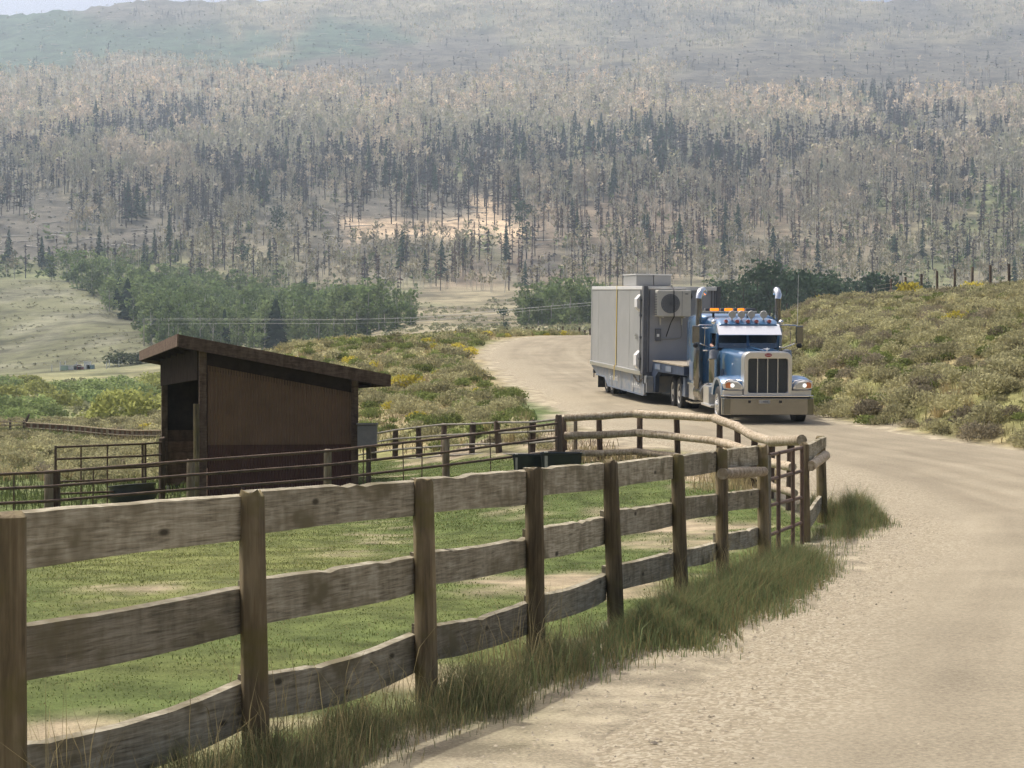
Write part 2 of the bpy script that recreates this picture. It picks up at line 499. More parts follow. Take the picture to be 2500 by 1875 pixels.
M['shedplank'] = wood('brown_plank', (.09, .05, .032), (.16, .09, .055), (.22, .13, .085), (5, 5, 30), (8, 8, 3))
M['concrete'] = plain('concrete_block', (.42, .39, .33), .9, var=.2, scale=9)
M['rubber'] = plain('black_rubber', (.04, .042, .045), .5, var=.3, scale=6)
M['tub'] = plain('black_plastic', (.02, .026, .03), .35, var=.2, scale=6)
M['greybox'] = plain('grey_painted_box', (.20, .185, .17), .6, var=.15, scale=6)
M['hay'] = plain('straw', (.45, .37, .2), .9, var=.3, scale=30, bump=1)
# truck
M['blue'] = plain('blue_metallic_paint', (.028, .145, .32), .32, .3, coat=1, scale=2.2, dirt=(.30, .28, .23), dirt_amt=.16)
M['blue2'] = plain('dusty_blue_paint', (.10, .15, .24), .5, .1, var=.2, scale=3, dirt=(.32, .28, .2), dirt_amt=.5)
M['chrome'] = plain('chrome', (.30, .295, .275), .22, 1, dirt=(.22, .20, .165), dirt_amt=.7, scale=1.3)
M['bright'] = plain('polished_metal', (.82, .82, .8), .12, 1)
M['visor'] = plain('silver_visor', (.80, .81, .82), .3, .7)
M['alu'] = plain('polished_aluminium', (.75, .73, .68), .3, .8)
M['whiterim'] = plain('white_rim', (.74, .70, .60), .5, .0, var=.1, scale=4)
M['tyre'] = plain('tyre_rubber', (.032, .031, .03), .8, var=.35, scale=5)
M['black'] = plain('black_paint', (.018, .018, .02), .5)
M['fan'] = plain('fan_grey', (.2, .205, .205), .6)
M['mesh'] = plain('grille_mesh', (.05, .055, .055), .6, .2, var=.3, scale=60)
M['amber'] = plain('amber_lens', (.7, .17, .01), .25, emit=(1, .27, .01), es=1.1)
M['amberdull'] = plain('orange_lens', (.62, .2, .06), .25, coat=.5)
M['redlens'] = plain('red_marker_lens', (.42, .10, .09), .3, coat=.5)
M['lamp'] = plain('lit_headlamp', (.9, .9, .88), .2, emit=(1, .98, .92), es=.7)
M['lens'] = plain('headlamp_lens', (.55, .55, .52), .15, .3, coat=1)
M['emblem'] = plain('red_enamel', (.33, .02, .03), .35)
M['white'] = plain('white_paint', (.75, .75, .72), .5)
M['plate'] = plain('licence_plate', (.46, .47, .46), .6)
M['ink'] = plain('dark_ink', (.08, .09, .1), .7)
M['cont_side'] = plain('grey_container_paint', (.335, .335, .315), .6, var=.07, scale=1.1)
M['cont_front'] = plain('slate_container_paint', (.34, .345, .36), .6, var=.06, scale=1.1)
M['cont_trim'] = plain('pale_trim', (.72, .71, .68), .5, var=.05)
M['cont_dark'] = plain('dark_steel', (.12, .125, .135), .6, var=.2, scale=4)
M['acwhite'] = plain('beige_enamel', (.56, .54, .47), .5, var=.04)
M['strap'] = plain('yellow_webbing', (.62, .45, .05), .8)
M['deck'] = plain('wooden_deck', (.34, .29, .21), .9, var=.25, scale=7)
M['trail'] = plain('blue_grey_steel', (.17, .21, .26), .6, .1, scale=2.5, dirt=(.40, .36, .28), dirt_amt=.75)
M['traildark'] = plain('navy_steel', (.035, .055, .10), .5, .2, var=.3, scale=4)
M['skin'] = plain('skin', (.52, .31, .23), .6)
M['shirt'] = plain('dark_cloth', (.05, .055, .07), .9)
M['gravel'] = plain('stone', (.40, .35, .27), .9, var=.35, scale=3)
M['rock'] = plain('dark_stone', (.16, .14, .115), .9, var=.3, scale=6)

def glass_mat():
    m, nt, b = new_mat('tinted_glass')
    gl = N(nt, 'ShaderNodeBsdfGlossy'); gl.inputs['Roughness'].default_value = .04; gl.inputs['Color'].default_value = (.75, .85, .9, 1)
    tr = N(nt, 'ShaderNodeBsdfTransparent'); tr.inputs[0].default_value = (.30, .40, .42, 1)
    lw = N(nt, 'ShaderNodeLayerWeight'); lw.inputs[0].default_value = .35
    mr = N(nt, 'ShaderNodeMapRange'); mr.inputs['To Min'].default_value = .16; mr.inputs['To Max'].default_value = .9
    mx = N(nt, 'ShaderNodeMixShader')
    nt.links.new(lw.outputs['Fresnel'], mr.inputs[0]); nt.links.new(mr.outputs[0], mx.inputs[0])
    nt.links.new(tr.outputs[0], mx.inputs[1]); nt.links.new(gl.outputs[0], mx.inputs[2])
    nt.links.new(mx.outputs[0], nt.nodes['Material Output'].inputs[0]); nt.nodes.remove(b)
    return m
M['glass'] = glass_mat()
M['leaf'] = leafy('foliage', .45)
M['needle'] = leafy('needles', .12, .22)
M['bark'] = leafy('bark', 0, .25)
M['twig'] = leafy('bare_twigs', .15, .18)
M['grass'] = leafy('grass_blades', .35, .0)
M['near'] = ground_mat('near_ground', fine=38, var=.42, bump=.5, big=2.2)
M['far'] = ground_mat('far_ground', fine=.16, var=.5, bump=.0, big=.04)

# ------------------------------------------------------------------ ground colours (surface albedo)
PAD = [(-2.6, 7), (-2.2, 9.0), (-1.3, 11.4), (-.54, 13.7), (.155, 16.2), (.81, 18.8), (1.58, 21.6), (2.23, 24.2), (2.96, 26.8),
       (3.88, 30), (4.75, 34), (4.35, 38.5), (4.3, 41), (4.4, 44), (3.4, 46), (1.0, 48), (-3.5, 61), (-5.5, 64), (-26, 64), (-26, 5), (-3, 5)]

def in_poly(x, y, poly):
    inside = np.zeros(np.shape(x), bool)
    n = len(poly)
    for i in range(n):
        x0, y0 = poly[i]; x1, y1 = poly[(i + 1) % n]
        c = ((y0 > y) != (y1 > y)) & (x < (x1 - x0) * (y - y0) / ((y1 - y0) or 1e-9) + x0)
        inside ^= c
    return inside

def mixc(a, b, t):
    return a * (1 - t)[..., None] + np.asarray(b, float) * t[..., None]

def blob(px, D, p0, d0, rp, rd):
    return np.exp(-(((px - p0) / rp) ** 2 + ((D - d0) / rd) ** 2))

GRASS = (.098, .126, .04); GRASS_Y = (.15, .162, .054); DIRT = (.36, .295, .195); GRAVEL = (.375, .325, .23)

def dirt_mask(x, y):
    """bare earth inside the paddock, 0..1"""
    D = y / KD; px = 1106 + 4900 * x / np.maximum(D, 3)
    n = fbm(x * .55, y * .45, 21, 4)
    m = (n - .63) * 5
    m = m + 1.25 * blob(px, D, 1040, 22.4, 330, .75) + 1.0 * blob(px, D, 1400, 34, 150, 4.0) + .8 * blob(px, D, 1300, 40, 110, 3)
    m = m + .7 * blob(px, D, 830, 36, 120, 2) + 1.1 * blob(px, D, 150, 13.2, 300, 1.0) + .9 * blob(px, D, 1020, 14.6, 260, 1.4)
    m = m + 1.3 * blob(px, D, 270, 23.0, 150, .5) + 1.1 * blob(px, D, 1330, 24, 130, 2) + .9 * blob(px, D, 1560, 31, 90, 5)
    m = m - .9 * blob(px, D, 500, 28, 420, 7) - 1.0 * blob(px, D, 1050, 29, 260, 3.5) - .9 * blob(px, D, 400, 16.5, 330, 1.6) - .8 * blob(px, D, 900, 18.5, 260, 1.4)
    return np.clip(m + (fbm(x * 2.8, y * 2.4, 22, 4) - .5) * 2.4, 0, 1)

def near_color(x, y):
    D = y / KD; px = 1106 + 4900 * x / np.maximum(D, 3)
    n1 = fbm(x * .22, y * .16, 31, 4); n2 = fbm(x * .8, y * .6, 32, 4); n3 = fbm(x * .09, y * .07, 33, 3)
    # banks: straw, olive and green
    c = np.ones(x.shape + (3,)) * np.array((.31, .26, .145))
    c = mixc(c, (.21, .205, .085), sstep(.42, .62, n1))
    c = mixc(c, (.36, .29, .16), sstep(.56, .72, n2) * .8)
    c = mixc(c, (.13, .165, .055), sstep(.55, .7, n3) * .7)
    l, r = road_lr(y)
    # green foot of the middle bank next to the road shoulder
    g = blob(px, D, 1180, 66, 130, 16) * (x < l)
    c = mixc(c, (.075, .125, .04), np.clip(g * 1.4, 0, 1) * .8)
    # left meadow
    ml = sstep(700, 420, px) * sstep(46, 64, D)
    c = mixc(c, (.235, .22, .115), ml * .7)
    c = mixc(c, (.14, .17, .06), ml * sstep(.45, .6, n1) * .8)
    # paddock
    pad = in_poly(x, D, PAD)
    dm = dirt_mask(x, y)
    gy = blob(px, D, 450, 27, 480, 9)
    pc = np.ones(x.shape + (3,)) * np.array(GRASS)
    pc = mixc(pc, GRASS_Y, np.clip(gy + (n2 - .5) * 1.2, 0, 1))
    pc = mixc(pc, DIRT, dm)
    pc = mixc(pc, (.13, .16, .06), sstep(42, 50, D) * sstep(700, 400, px) * .8)
    c[pad] = pc[pad]
    # verge between fence and road
    v = (~pad) & (x < l + .6) & (D < 60)
    vc = np.ones(x.shape + (3,)) * np.array((.33, .272, .188))
    vc = mixc(vc, (.15, .15, .06), sstep(.5, .66, n2) * .7)
    c[v] = vc[v]
    # gravel thrown from the road
    off = np.maximum(np.maximum(l - x, x - r), 0)
    gm = (1 - sstep(.2, 1.0, (off - .5 * (D < 40)) / (1 + .9 * (D < 40)) + (n2 - .5) * 1.6)) * (~pad | (D < 5))
    c = mixc(c, GRAVEL, gm)
    return c

def grid_mesh(name, X, Y, Z, C, mat, smooth=True, uv=None):
    r, q = X.shape
    V = np.stack([X, Y, Z], -1).reshape(-1, 3)
    i = np.arange(r * q).reshape(r, q)
    F = np.stack([i[:-1, :-1], i[:-1, 1:], i[1:, 1:], i[1:, :-1]], -1).reshape(-1, 4)
    me = mesh_tris(name, V, F, [mat], C.reshape(-1, 3) if C is not None else None, smooth=smooth)
    if uv is not None:
        ul = me.uv_layers.new(name='UVMap')
        ul.data.foreach_set('uv', np.asarray(uv, np.float32).reshape(-1, 2)[F.ravel()].ravel())
    ob = bpy.data.objects.new(name, me); put(ob)
    return ob

xs = np.concatenate([np.arange(-62, -30, 1.0), np.arange(-30, 14, .33), np.arange(14, 64.1, 1.0)])
ys = np.concatenate([np.arange(-30, 4, 2.0), np.arange(4, 50, .33), np.arange(50, 125.1, .6)])
X, Y = np.meshgrid(xs, ys)
Z = H(X.ravel(), Y.ravel()).reshape(X.shape)
_l, _r = road_lr(Y)
Z = Z - .06 * sstep(-.05, .5, np.minimum(X - _l, _r - X)) * (Y < 122)
tag(grid_mesh('ground', X, Y, Z, near_color(X, Y), M['near']), kind='structure')

# ------------------------------------------------------------------ the gravel road
def road_mat():
    m, nt, b = new_mat('gravel_road')
    uv = N(nt, 'ShaderNodeUVMap'); uv.uv_map = 'UVMap'
    mp = N(nt, 'ShaderNodeMapping'); mp.inputs['Scale'].default_value = (1.25, .06, 1)
    n1 = N(nt, 'ShaderNodeTexNoise'); n1.inputs['Scale'].default_value = 1; n1.inputs['Detail'].default_value = 6; n1.inputs['Roughness'].default_value = .6
    nt.links.new(uv.outputs[0], mp.inputs[0]); nt.links.new(mp.outputs[0], n1.inputs[0])
    tc = N(nt, 'ShaderNodeTexCoord')
    n2 = N(nt, 'ShaderNodeTexNoise'); n2.inputs['Scale'].default_value = 34; n2.inputs['Detail'].default_value = 7; n2.inputs['Roughness'].default_value = .8
    n3 = N(nt, 'ShaderNodeTexNoise'); n3.inputs['Scale'].default_value = .55; n3.inputs['Detail'].default_value = 5
    for n in (n2, n3): nt.links.new(tc.outputs['Object'], n.inputs[0])
    r1 = ramp(nt, [(.32, (.27, .232, .166)), (.5, (.312, .27, .193)), (.68, (.352, .306, .222))])
    nt.links.new(n1.outputs[0], r1.inputs[0])
    a = N(nt, 'ShaderNodeMath', operation='MULTIPLY_ADD'); a.inputs[1].default_value = .35; nt.links.new(n3.outputs[0], a.inputs[0]); nt.links.new(n2.outputs[0], a.inputs[2])
    mr = N(nt, 'ShaderNodeMapRange'); mr.inputs['From Min'].default_value = .54; mr.inputs['From Max'].default_value = .81
    mr.inputs['To Min'].default_value = .72; mr.inputs['To Max'].default_value = 1.26
    nt.links.new(a.outputs[0], mr.inputs[0])
    vm = N(nt, 'ShaderNodeVectorMath', operation='SCALE'); nt.links.new(r1.outputs[0], vm.inputs[0]); nt.links.new(mr.outputs[0], vm.inputs['Scale'])
    # loose pale gravel on the shoulders
    at = N(nt, 'ShaderNodeAttribute'); at.attribute_name = 'Col'
    sep = N(nt, 'ShaderNodeSeparateColor'); nt.links.new(at.outputs['Color'], sep.inputs[0])
    vo = N(nt, 'ShaderNodeTexVoronoi'); vo.inputs['Scale'].default_value = 42; nt.links.new(tc.outputs['Object'], vo.inputs[0])
    rv = ramp(nt, [(.1, (.255, .216, .15)), (.5, (.335, .289, .202)), (.9, (.44, .388, .288))])
    sv = N(nt, 'ShaderNodeSeparateColor'); nt.links.new(vo.outputs['Color'], sv.inputs[0]); nt.links.new(sv.outputs[0], rv.inputs[0])
    mx = N(nt, 'ShaderNodeMix', data_type='RGBA')
    nt.links.new(sep.outputs[0], mx.inputs[0]); nt.links.new(vm.outputs[0], mx.inputs[6]); nt.links.new(rv.outputs[0], mx.inputs[7])
    rm = N(nt, 'ShaderNodeMix', data_type='RGBA', blend_type='MULTIPLY'); rm.inputs[7].default_value = (.86, .85, .84, 1)
    nt.links.new(sep.outputs[1], rm.inputs[0]); nt.links.new(mx.outputs[2], rm.inputs[6]); nt.links.new(rm.outputs[2], b.inputs['Base Color'])
    b.inputs['Roughness'].default_value = .95; b.inputs['Specular IOR Level'].default_value = .1
    bp = N(nt, 'ShaderNodeBump'); bp.inputs['Strength'].default_value = .5; bp.inputs['Distance'].default_value = .02
    ad = N(nt, 'ShaderNodeMath', operation='MULTIPLY_ADD'); ad.inputs[1].default_value = .5
    nt.links.new(n1.outputs[0], ad.inputs[0]); nt.links.new(n2.outputs[0], ad.inputs[2])
    nt.links.new(ad.outputs[0], bp.inputs['Height']); nt.links.new(bp.outputs[0], b.inputs['Normal'])
    return m

tv = np.concatenate([np.arange(-38, 6, 2.0), np.arange(6, 100, .45), np.arange(100, 167, 1.0)])
us = np.linspace(0, 1, 34)
T, U = np.meshgrid(tv, us, indexing='ij')
LL, RR_ = np.interp(T, RD, RL), np.interp(T, RD, RR)
edge = (fbm(T * .5, T * 0 + 3, 41, 4) - .5) * 1.3; edge2 = (fbm(T * .4, T * 0 + 9, 42, 4) - .5) * 1.0
RX = LL + edge + (RR_ + edge2 - LL - edge) * U
RY = T * KD
RZZ = H(RX.ravel(), RY.ravel()).reshape(RX.shape)
acr = (RX - LL)
RZZ += .012 + .05 * np.sin(np.pi * U) ** .7 - .05 * (U < .001) - .05 * (U > .999)
rut = np.exp(-((U - .35) / .05) ** 2) + np.exp(-((U - .62) / .05) ** 2)
RZZ -= .012 * rut
sh = 1 - sstep(.5, 1.9, acr + (fbm(RX * .7, RY * .25, 44, 3) - .5) * 1.8)
sh = np.maximum(sh, .7 * (1 - sstep(.15, .7, (RR_ - RX))))
vlen = np.cumsum(np.concatenate([[0], np.hypot(np.diff((RL_ := np.interp(tv, RD, (RL + RR) / 2))), np.diff(tv) * KD)]))
uvr = np.stack([acr, np.repeat(vlen[:, None], len(us), 1)], -1)
wob = (fbm(T * .12, T * 0 + 5, 45, 3) - .5) * .10
rutm = sum(np.exp(-((U - c_ - wob * k_) / .022) ** 2) * a_ for c_, k_, a_ in ((.22, 1, .5), (.33, 1, .8), (.42, .6, .5), (.55, 1.2, .8), (.66, 1, .6), (.8, .5, .4)))
rutm = np.clip(rutm * (.35 + 1.2 * fbm(T * .25, U * 9, 46, 3)), 0, 1) * (1 - sh)
road = grid_mesh('road', RX, RY, RZZ, np.stack([sh, rutm, sh], -1), road_mat(), uv=uvr)
tag(road, kind='structure')

# ------------------------------------------------------------------ burned mountain side: what grows where
FMAP = [  # one row per 40 units of picture height, 14 columns
    (20, "h o do p p p p p dp p dp p do p"),
    (60, "h h h p h hp hp p dp dp p do po op"),
    (100, "h h h hp h o o p o po o po o o"),
    (140, "h p p hp o o o p po o o o o o"),
    (180, "p p p p p po p p p o o o o o"),
    (220, "p p dp p p p p p p p p gp dp p"),
    (260, "p p d dp p p p p p p p p dp p"),
    (300, "dp d dp dp p pg pg p pg p p dp dp dp"),
    (340, "d p p p dp pg d g dg dg dp d d dp"),
    (380, "dp p p d dp d ag gd gd dg dp p p p"),
    (420, "d dp dp dg dp d d dp bp bp bp p ad ad"),
    (460, "od dp d dg od od oS bp b bp b bp ab ab"),
    (500, "o op dp op od S S ob b b bp bp ab ab"),
    (540, "o o pa po op op oa bo bp bp bp bp pa pa"),
    (580, "a a a ap op po ob bo bp p p p p ap"),
    (620, "a a a ap ap ap pb pb bp p p p p ap"),
    (660, "a a a a ao ao ob ab ab a a a a a"),
]
FM = [r[1].split() for r in FMAP]
CODES = 'pdbgaoSh'
GCOL = {'p': (.19, .17, .115), 'd': (.125, .115, .09), 'b': (.19, .15, .105), 'g': (.12, .125, .075), 'a': (.145, .155, .075),
        'o': (.11, .10, .08), 'S': (.50, .38, .25), 'h': (.06, .09, .058)}
SPEC = {  # density, then shares of pale aspen, burnt, brown, green conifer, low green shrub
    'p': (1.0, (.83, .055, .02, .02, .075)), 'd': (1.0, (.16, .66, .07, .08, .03)), 'b': (.8, (.42, .13, .36, .04, .05)),
    'g': (.8, (.22, .24, .04, .44, .06)), 'a': (.75, (.26, .16, .05, .05, .48)), 'o': (.07, (.45, .38, .05, .05, .07)),
    'S': (.15, (.05, .93, .02, 0, 0)), 'h': (.05, (.5, .1, 0, .1, .3))}
DEN = {k: v[0] for k, v in SPEC.items()}

def cell_codes(px, py, rnd):
    px = px + (fbm(px / 110, py / 50, 51, 3) - .5) * 260
    py = py + (fbm(px / 110, py / 60, 52, 3) - .5) * 62
    ci = np.clip((px / 158).astype(int), 0, 13); ri = np.clip(np.round((py - 20) / 40).astype(int), 0, len(FM) - 1)
    out = np.empty(px.shape, 'U1'); cl = fbm(px / 52, py / 24, 57, 3)
    for r in range(len(FM)):
        for c in range(14):
            m = (ci == c) & (ri == r)
            if m.any():
                s = FM[r][c]
                out[m] = s[0] if len(s) == 1 else np.where(cl[m] + (rnd[m] - .5) * .10 < .52, s[0], s[1])
    return out

# far terrain, one fan shaped sheet out past the ridge
dd = np.geomspace(60, 3390, 300) * KD
pp = np.arange(-880, 3090, 14.0)
DDm, PPm = np.meshgrid(dd, pp, indexing='ij')
FX = (PPm - 1106) * DDm / KD / 4900; FY = DDm
FZ = H(FX.ravel(), FY.ravel()).reshape(FX.shape)
FPY = 889 - 4900 * (FZ - EYE) / (FY / KD)
FZ = FZ - .45 * (FY < 124)
FDD = FY / KD
codes = cell_codes(PPm, FPY, rng.random(PPm.shape))
fc = np.zeros(FX.shape + (3,))
for k, v in GCOL.items(): fc[codes == k] = v
for _ in range(2):
    q = np.pad(fc, ((1, 1), (1, 1), (0, 0)), mode='edge')
    fc = (q[1:-1, 1:-1] * 2 + q[:-2, 1:-1] + q[2:, 1:-1] + q[1:-1, :-2] + q[1:-1, 2:]) / 6
fn = fbm(FX / 9, FY / 16, 61, 4); fn2 = fbm(FX / 40, FY / 60, 62, 4)
low = np.ones(FX.shape + (3,)) * np.array((.235, .205, .13))
low = mixc(low, (.15, .16, .085), sstep(.45, .62, fn2) * .7)
hill = sstep(420, 300, PPm) * sstep(360, 430, FDD)
low = mixc(low, (.128, .128, .072), hill)
low = mixc(low, (.185, .18, .125), hill * sstep(.5, .62, fn) * .6)
mead = sstep(640, 480, PPm) * (1 - sstep(330, 400, FDD))
low = mixc(low, (.20, .215, .085), mead * .8)
low = mixc(low, (.29, .255, .14), mead * sstep(.54, .66, fn) * .6)
wfar = sstep(620, 720, FDD + (fn2 - .5) * 80)
fc = low * (1 - wfar)[..., None] + fc * wfar[..., None]
fc *= (.82 + .36 * fn)[..., None]
tag(grid_mesh('mountain', FX, FY, FZ, fc, M['far']), kind='structure')

# ------------------------------------------------------------------ tree and bush patterns (unit height)
def tri_sliver(base, tip, w, r):
    d = tip - base
    s = np.cross(d, r.normal(size=3)); s /= (np.linalg.norm(s) + 1e-9)
    return [base - s * w / 2, base + s * w / 2, tip]

def prism_trunk(pts, rad, n):
    V = []; F = []
    for (x, y, z), q in zip(pts, rad):
        for k in range(n):
            a = 2 * math.pi * k / n
            V.append((x + q * math.cos(a), y + q * math.sin(a), z))
    for k in range(len(pts) - 1):
        for i in range(n):
            j = (i + 1) % n; a, b, c, d = k * n + i, k * n + j, (k + 1) * n + j, (k + 1) * n + i
            F += [(a, b, c), (a, c, d)]
    return V, F

class Tmpl:
    def __init__(s): s.V = []; s.F = []; s.flag = []; s.jit = []
    def trunk(s, pts, rad, n=3):
        V, F = prism_trunk(pts, rad, n); b = len(s.V)
        s.V += V; s.F += [tuple(i + b for i in f) for f in F]; s.flag += [0] * len(V); s.jit += [1.0] * len(V)
    def tri(s, t, j):
        b = len(s.V); s.V += [tuple(q) for q in t]; s.F.append((b, b + 1, b + 2)); s.flag += [1] * 3; s.jit += [j] * 3
    def done(s):
        s.V = np.array(s.V, float); s.F = np.array(s.F, int); s.flag = np.array(s.flag); s.jit = np.array(s.jit); return s

def t_pale(r, nb=15, n=3, limbs=0, w=.05):
    t = Tmpl(); l = r.normal(0, .012, 2)
    t.trunk([(0, 0, -.02), (l[0], l[1], .5), (l[0] * 2, l[1] * 2, .9)], [.014, .0105, .004], n)
    for _ in range(limbs):
        a = r.uniform(0, 6.28); z = r.uniform(.45, .8)
        e = np.array([math.cos(a) * .12, math.sin(a) * .12, z + .16])
        t.trunk([(l[0] * z * 2, l[1] * z * 2, z), tuple(e)], [.005, .0015], 3)
    for _ in range(nb):
        z = r.uniform(.42, .86); a = r.uniform(0, 6.28); R = .19 * math.sin(min(1, (1.03 - z) * 2.4) * 1.5) * r.uniform(.5, 1.1)
        b = np.array([math.cos(a) * R * .25, math.sin(a) * R * .25, z])
        e = np.array([math.cos(a) * R, math.sin(a) * R, min(1.02, z + r.uniform(.08, .2))])
        if _ % 2: t.tri(tri_sliver(b, e, w * r.uniform(.6, 1.3), r), r.uniform(.75, 1.2)); continue
        p = b * .35 + e * .65 + r.normal(0, .02, 3); d1 = r.normal(size=3); d1 /= np.linalg.norm(d1); d2 = np.cross(d1, r.normal(size=3)); d2 /= np.linalg.norm(d2); s_ = w * .95 * r.uniform(.6, 1.2)
        t.tri([p + d1 * s_, p - d1 * s_ * .5 + d2 * s_ * .7, p - d1 * s_ * .5 - d2 * s_ * .7], r.uniform(.75, 1.2))
    return t.done()

def t_burnt(r, nb=12, n=3, full=.10, w=.045):
    t = Tmpl(); l = r.normal(0, .008, 2)
    t.trunk([(0, 0, -.02), (l[0], l[1], .5), (l[0] * 2, l[1] * 2, 1.0)], [.014, .011, .003], n)
    for _ in range(nb):
        z = r.uniform(.3, .97); a = r.uniform(0, 6.28); R = full * (1.12 - z) ** .6 * r.uniform(.5, 1.15)
        b = np.array([l[0] * 2 * z, l[1] * 2 * z, z + .02]); e = np.array([math.cos(a) * R, math.sin(a) * R, z - r.uniform(-.02, .05)])
        t.tri(tri_sliver(b, e, w * r.uniform(.6, 1.3), r), r.uniform(.75, 1.25))
    return t.done()

def t_conifer(r, nb=34, n=3, R0=.17, z0=.1):
    t = Tmpl()
    t.trunk([(0, 0, -.02), (0, 0, .9)], [.014, .004], n)
    for i in range(nb):
        z = z0 + (1 - z0) * ((i + r.uniform(0, 1)) / nb); a = i * 2.4 + r.uniform(-.5, .5)
        R = (R0 * (1.04 - z) ** .8 + .012) * r.uniform(.7, 1.15); da = r.uniform(.35, .6)
        top = (0, 0, min(1.0, z + .05)); dz = r.uniform(.02, .07)
        t.tri([top, (math.cos(a - da) * R, math.sin(a - da) * R, z - dz), (math.cos(a + da) * R, math.sin(a + da) * R, z - dz * .7)], r.uniform(.7, 1.3))
    return t.done()

def t_leafy(r, nb=150, n=5, R=.2, z0=.28, size=.055, trunk=True):
    t = Tmpl()
    if trunk:
        l = r.normal(0, .015, 2)
        t.trunk([(0, 0, -.02), (l[0], l[1], .45), (l[0] * 2, l[1] * 2, .9)], [.014, .010, .003], n)
        for _ in range(3):
            a = r.uniform(0, 6.28); z = r.uniform(.35, .6)
            t.trunk([(l[0], l[1], z), (math.cos(a) * R * .6, math.sin(a) * R * .6, z + .22)], [.006, .002], 3)
    cl = [(r.normal(0, R * .42), r.normal(0, R * .42), r.uniform(z0, .93)) for _ in range(9)]
    for _ in range(nb):
        c = cl[r.integers(len(cl))]; k = 1 - abs((c[2] - (z0 + 1) / 2) / ((1 - z0) / 2)) ** 3 * .55
        p = np.array(c) * [k, k, 1] + r.normal(0, 1, 3) * [R * .3, R * .3, .07]
        p[2] = np.clip(p[2], z0 * .8, 1.0)
        d1 = r.normal(size=3); d1 /= np.linalg.norm(d1); d2 = np.cross(d1, r.normal(size=3)); d2 /= np.linalg.norm(d2)
        s = size * r.uniform(.6, 1.3)
        t.tri([p + d1 * s, p - d1 * s * .5 + d2 * s * .7, p - d1 * s * .5 - d2 * s * .7], r.uniform(.72, 1.28))
    return t.done()

def t_bush(r, nb=130, w=.055, flat=.62, inner=.72, up=.25, lumps=6, soft=.55):
    """a rounded low bush of upright sprigs, about one unit wide"""
    t = Tmpl()
    L = [(r.normal(0, .10), r.normal(0, .10), r.uniform(.3, .4)) for _ in range(lumps)]
    for _ in range(nb):
        x, y, R = L[r.integers(lumps)]
        a = r.uniform(0, 6.28); el = math.asin(r.uniform(-.05, 1)); q = R * r.uniform(.82, 1.06)
        d = np.array([math.cos(a) * math.cos(el), math.sin(a) * math.cos(el), math.sin(el) * flat * 1.5 + up * .4])
        tip = np.array([x, y, .06]) + d * q
        base = np.array([x, y, .03]) + d * q * inner
        tip[2] = max(tip[2], .03)
        if r.random() < soft:
            d1 = r.normal(size=3); d1 /= np.linalg.norm(d1); d2 = np.cross(d1, r.normal(size=3)); d2 /= np.linalg.norm(d2); s_ = w * r.uniform(.6, 1.15)
            t.tri([tip + d1 * s_, tip - d1 * s_ * .5 + d2 * s_ * .7, tip - d1 * s_ * .5 - d2 * s_ * .7], r.uniform(.74, 1.26)); continue
        t.tri(tri_sliver(base, tip, w * r.uniform(.6, 1.4), r), r.uniform(.74, 1.26))
    return t.done()

def t_tuft(r, nb=22, w=.05, spread=.35):
    t = Tmpl()
    for _ in range(nb):
        a = r.uniform(0, 6.28); q = r.uniform(0, .16); h = r.uniform(.5, 1)
        b = np.array([math.cos(a) * q, math.sin(a) * q, -.03]); e = np.array([math.cos(a) * (q + spread * r.uniform(.2, 1)), math.sin(a) * (q + spread * r.uniform(.2, 1)), h])
        t.tri(tri_sliver(b, e, w * r.uniform(.6, 1.3), r), r.uniform(.75, 1.25))
    return t.done()

def scatter(name, tmpls, pos, scale, width, c_trunk, c_crown, mat, kind='stuff'):
    """many copies joined in one mesh"""
    n = len(pos)
    if not n: return None
    which = rng.integers(0, len(tmpls), n); ang = rng.uniform(0, 6.28, n)
    Vs, Fs, Cs = [], [], []; off = 0
    for k, t in enumerate(tmpls):
        ix = np.where(which == k)[0]
        if not len(ix): continue
        ca, sa = np.cos(ang[ix])[:, None], np.sin(ang[ix])[:, None]
        sw = (scale[ix] * width[ix])[:, None]; sz = scale[ix][:, None]
        vx = (t.V[None, :, 0] * ca - t.V[None, :, 1] * sa) * sw + pos[ix, 0][:, None]
        vy = (t.V[None, :, 0] * sa + t.V[None, :, 1] * ca) * sw + pos[ix, 1][:, None]
        vz = t.V[None, :, 2] * sz + pos[ix, 2][:, None]
        Vs.append(np.stack([vx, vy, vz], -1).reshape(-1, 3))
        m = len(t.V)
        Fs.append((t.F[None] + (np.arange(len(ix)) * m)[:, None, None]).reshape(-1, 3) + off); off += len(ix) * m
        cc = np.where(t.flag[None, :, None] == 0, c_trunk[ix][:, None, :], c_crown[ix][:, None, :]) * t.jit[None, :, None]
        Cs.append(cc.reshape(-1, 3))
    me = mesh_tris(name, np.concatenate(Vs), np.concatenate(Fs), [mat], np.concatenate(Cs))
    o = bpy.data.objects.new(name, me); put(o)
    tag(o, kind=kind)
    return o

def split_mesh(t, name, flag, ct, cc, mat):
    """trunk (0) or crown (1) of a pattern as its own mesh"""
    fl = t.flag[t.F[:, 0]] == flag
    F = t.F[fl]; u, inv = np.unique(F, return_inverse=True)
    col = (np.array(ct if flag == 0 else cc)[None] * t.jit[u][:, None])
    return mesh_tris(name, t.V[u], inv.reshape(-1, 3), [mat], col)

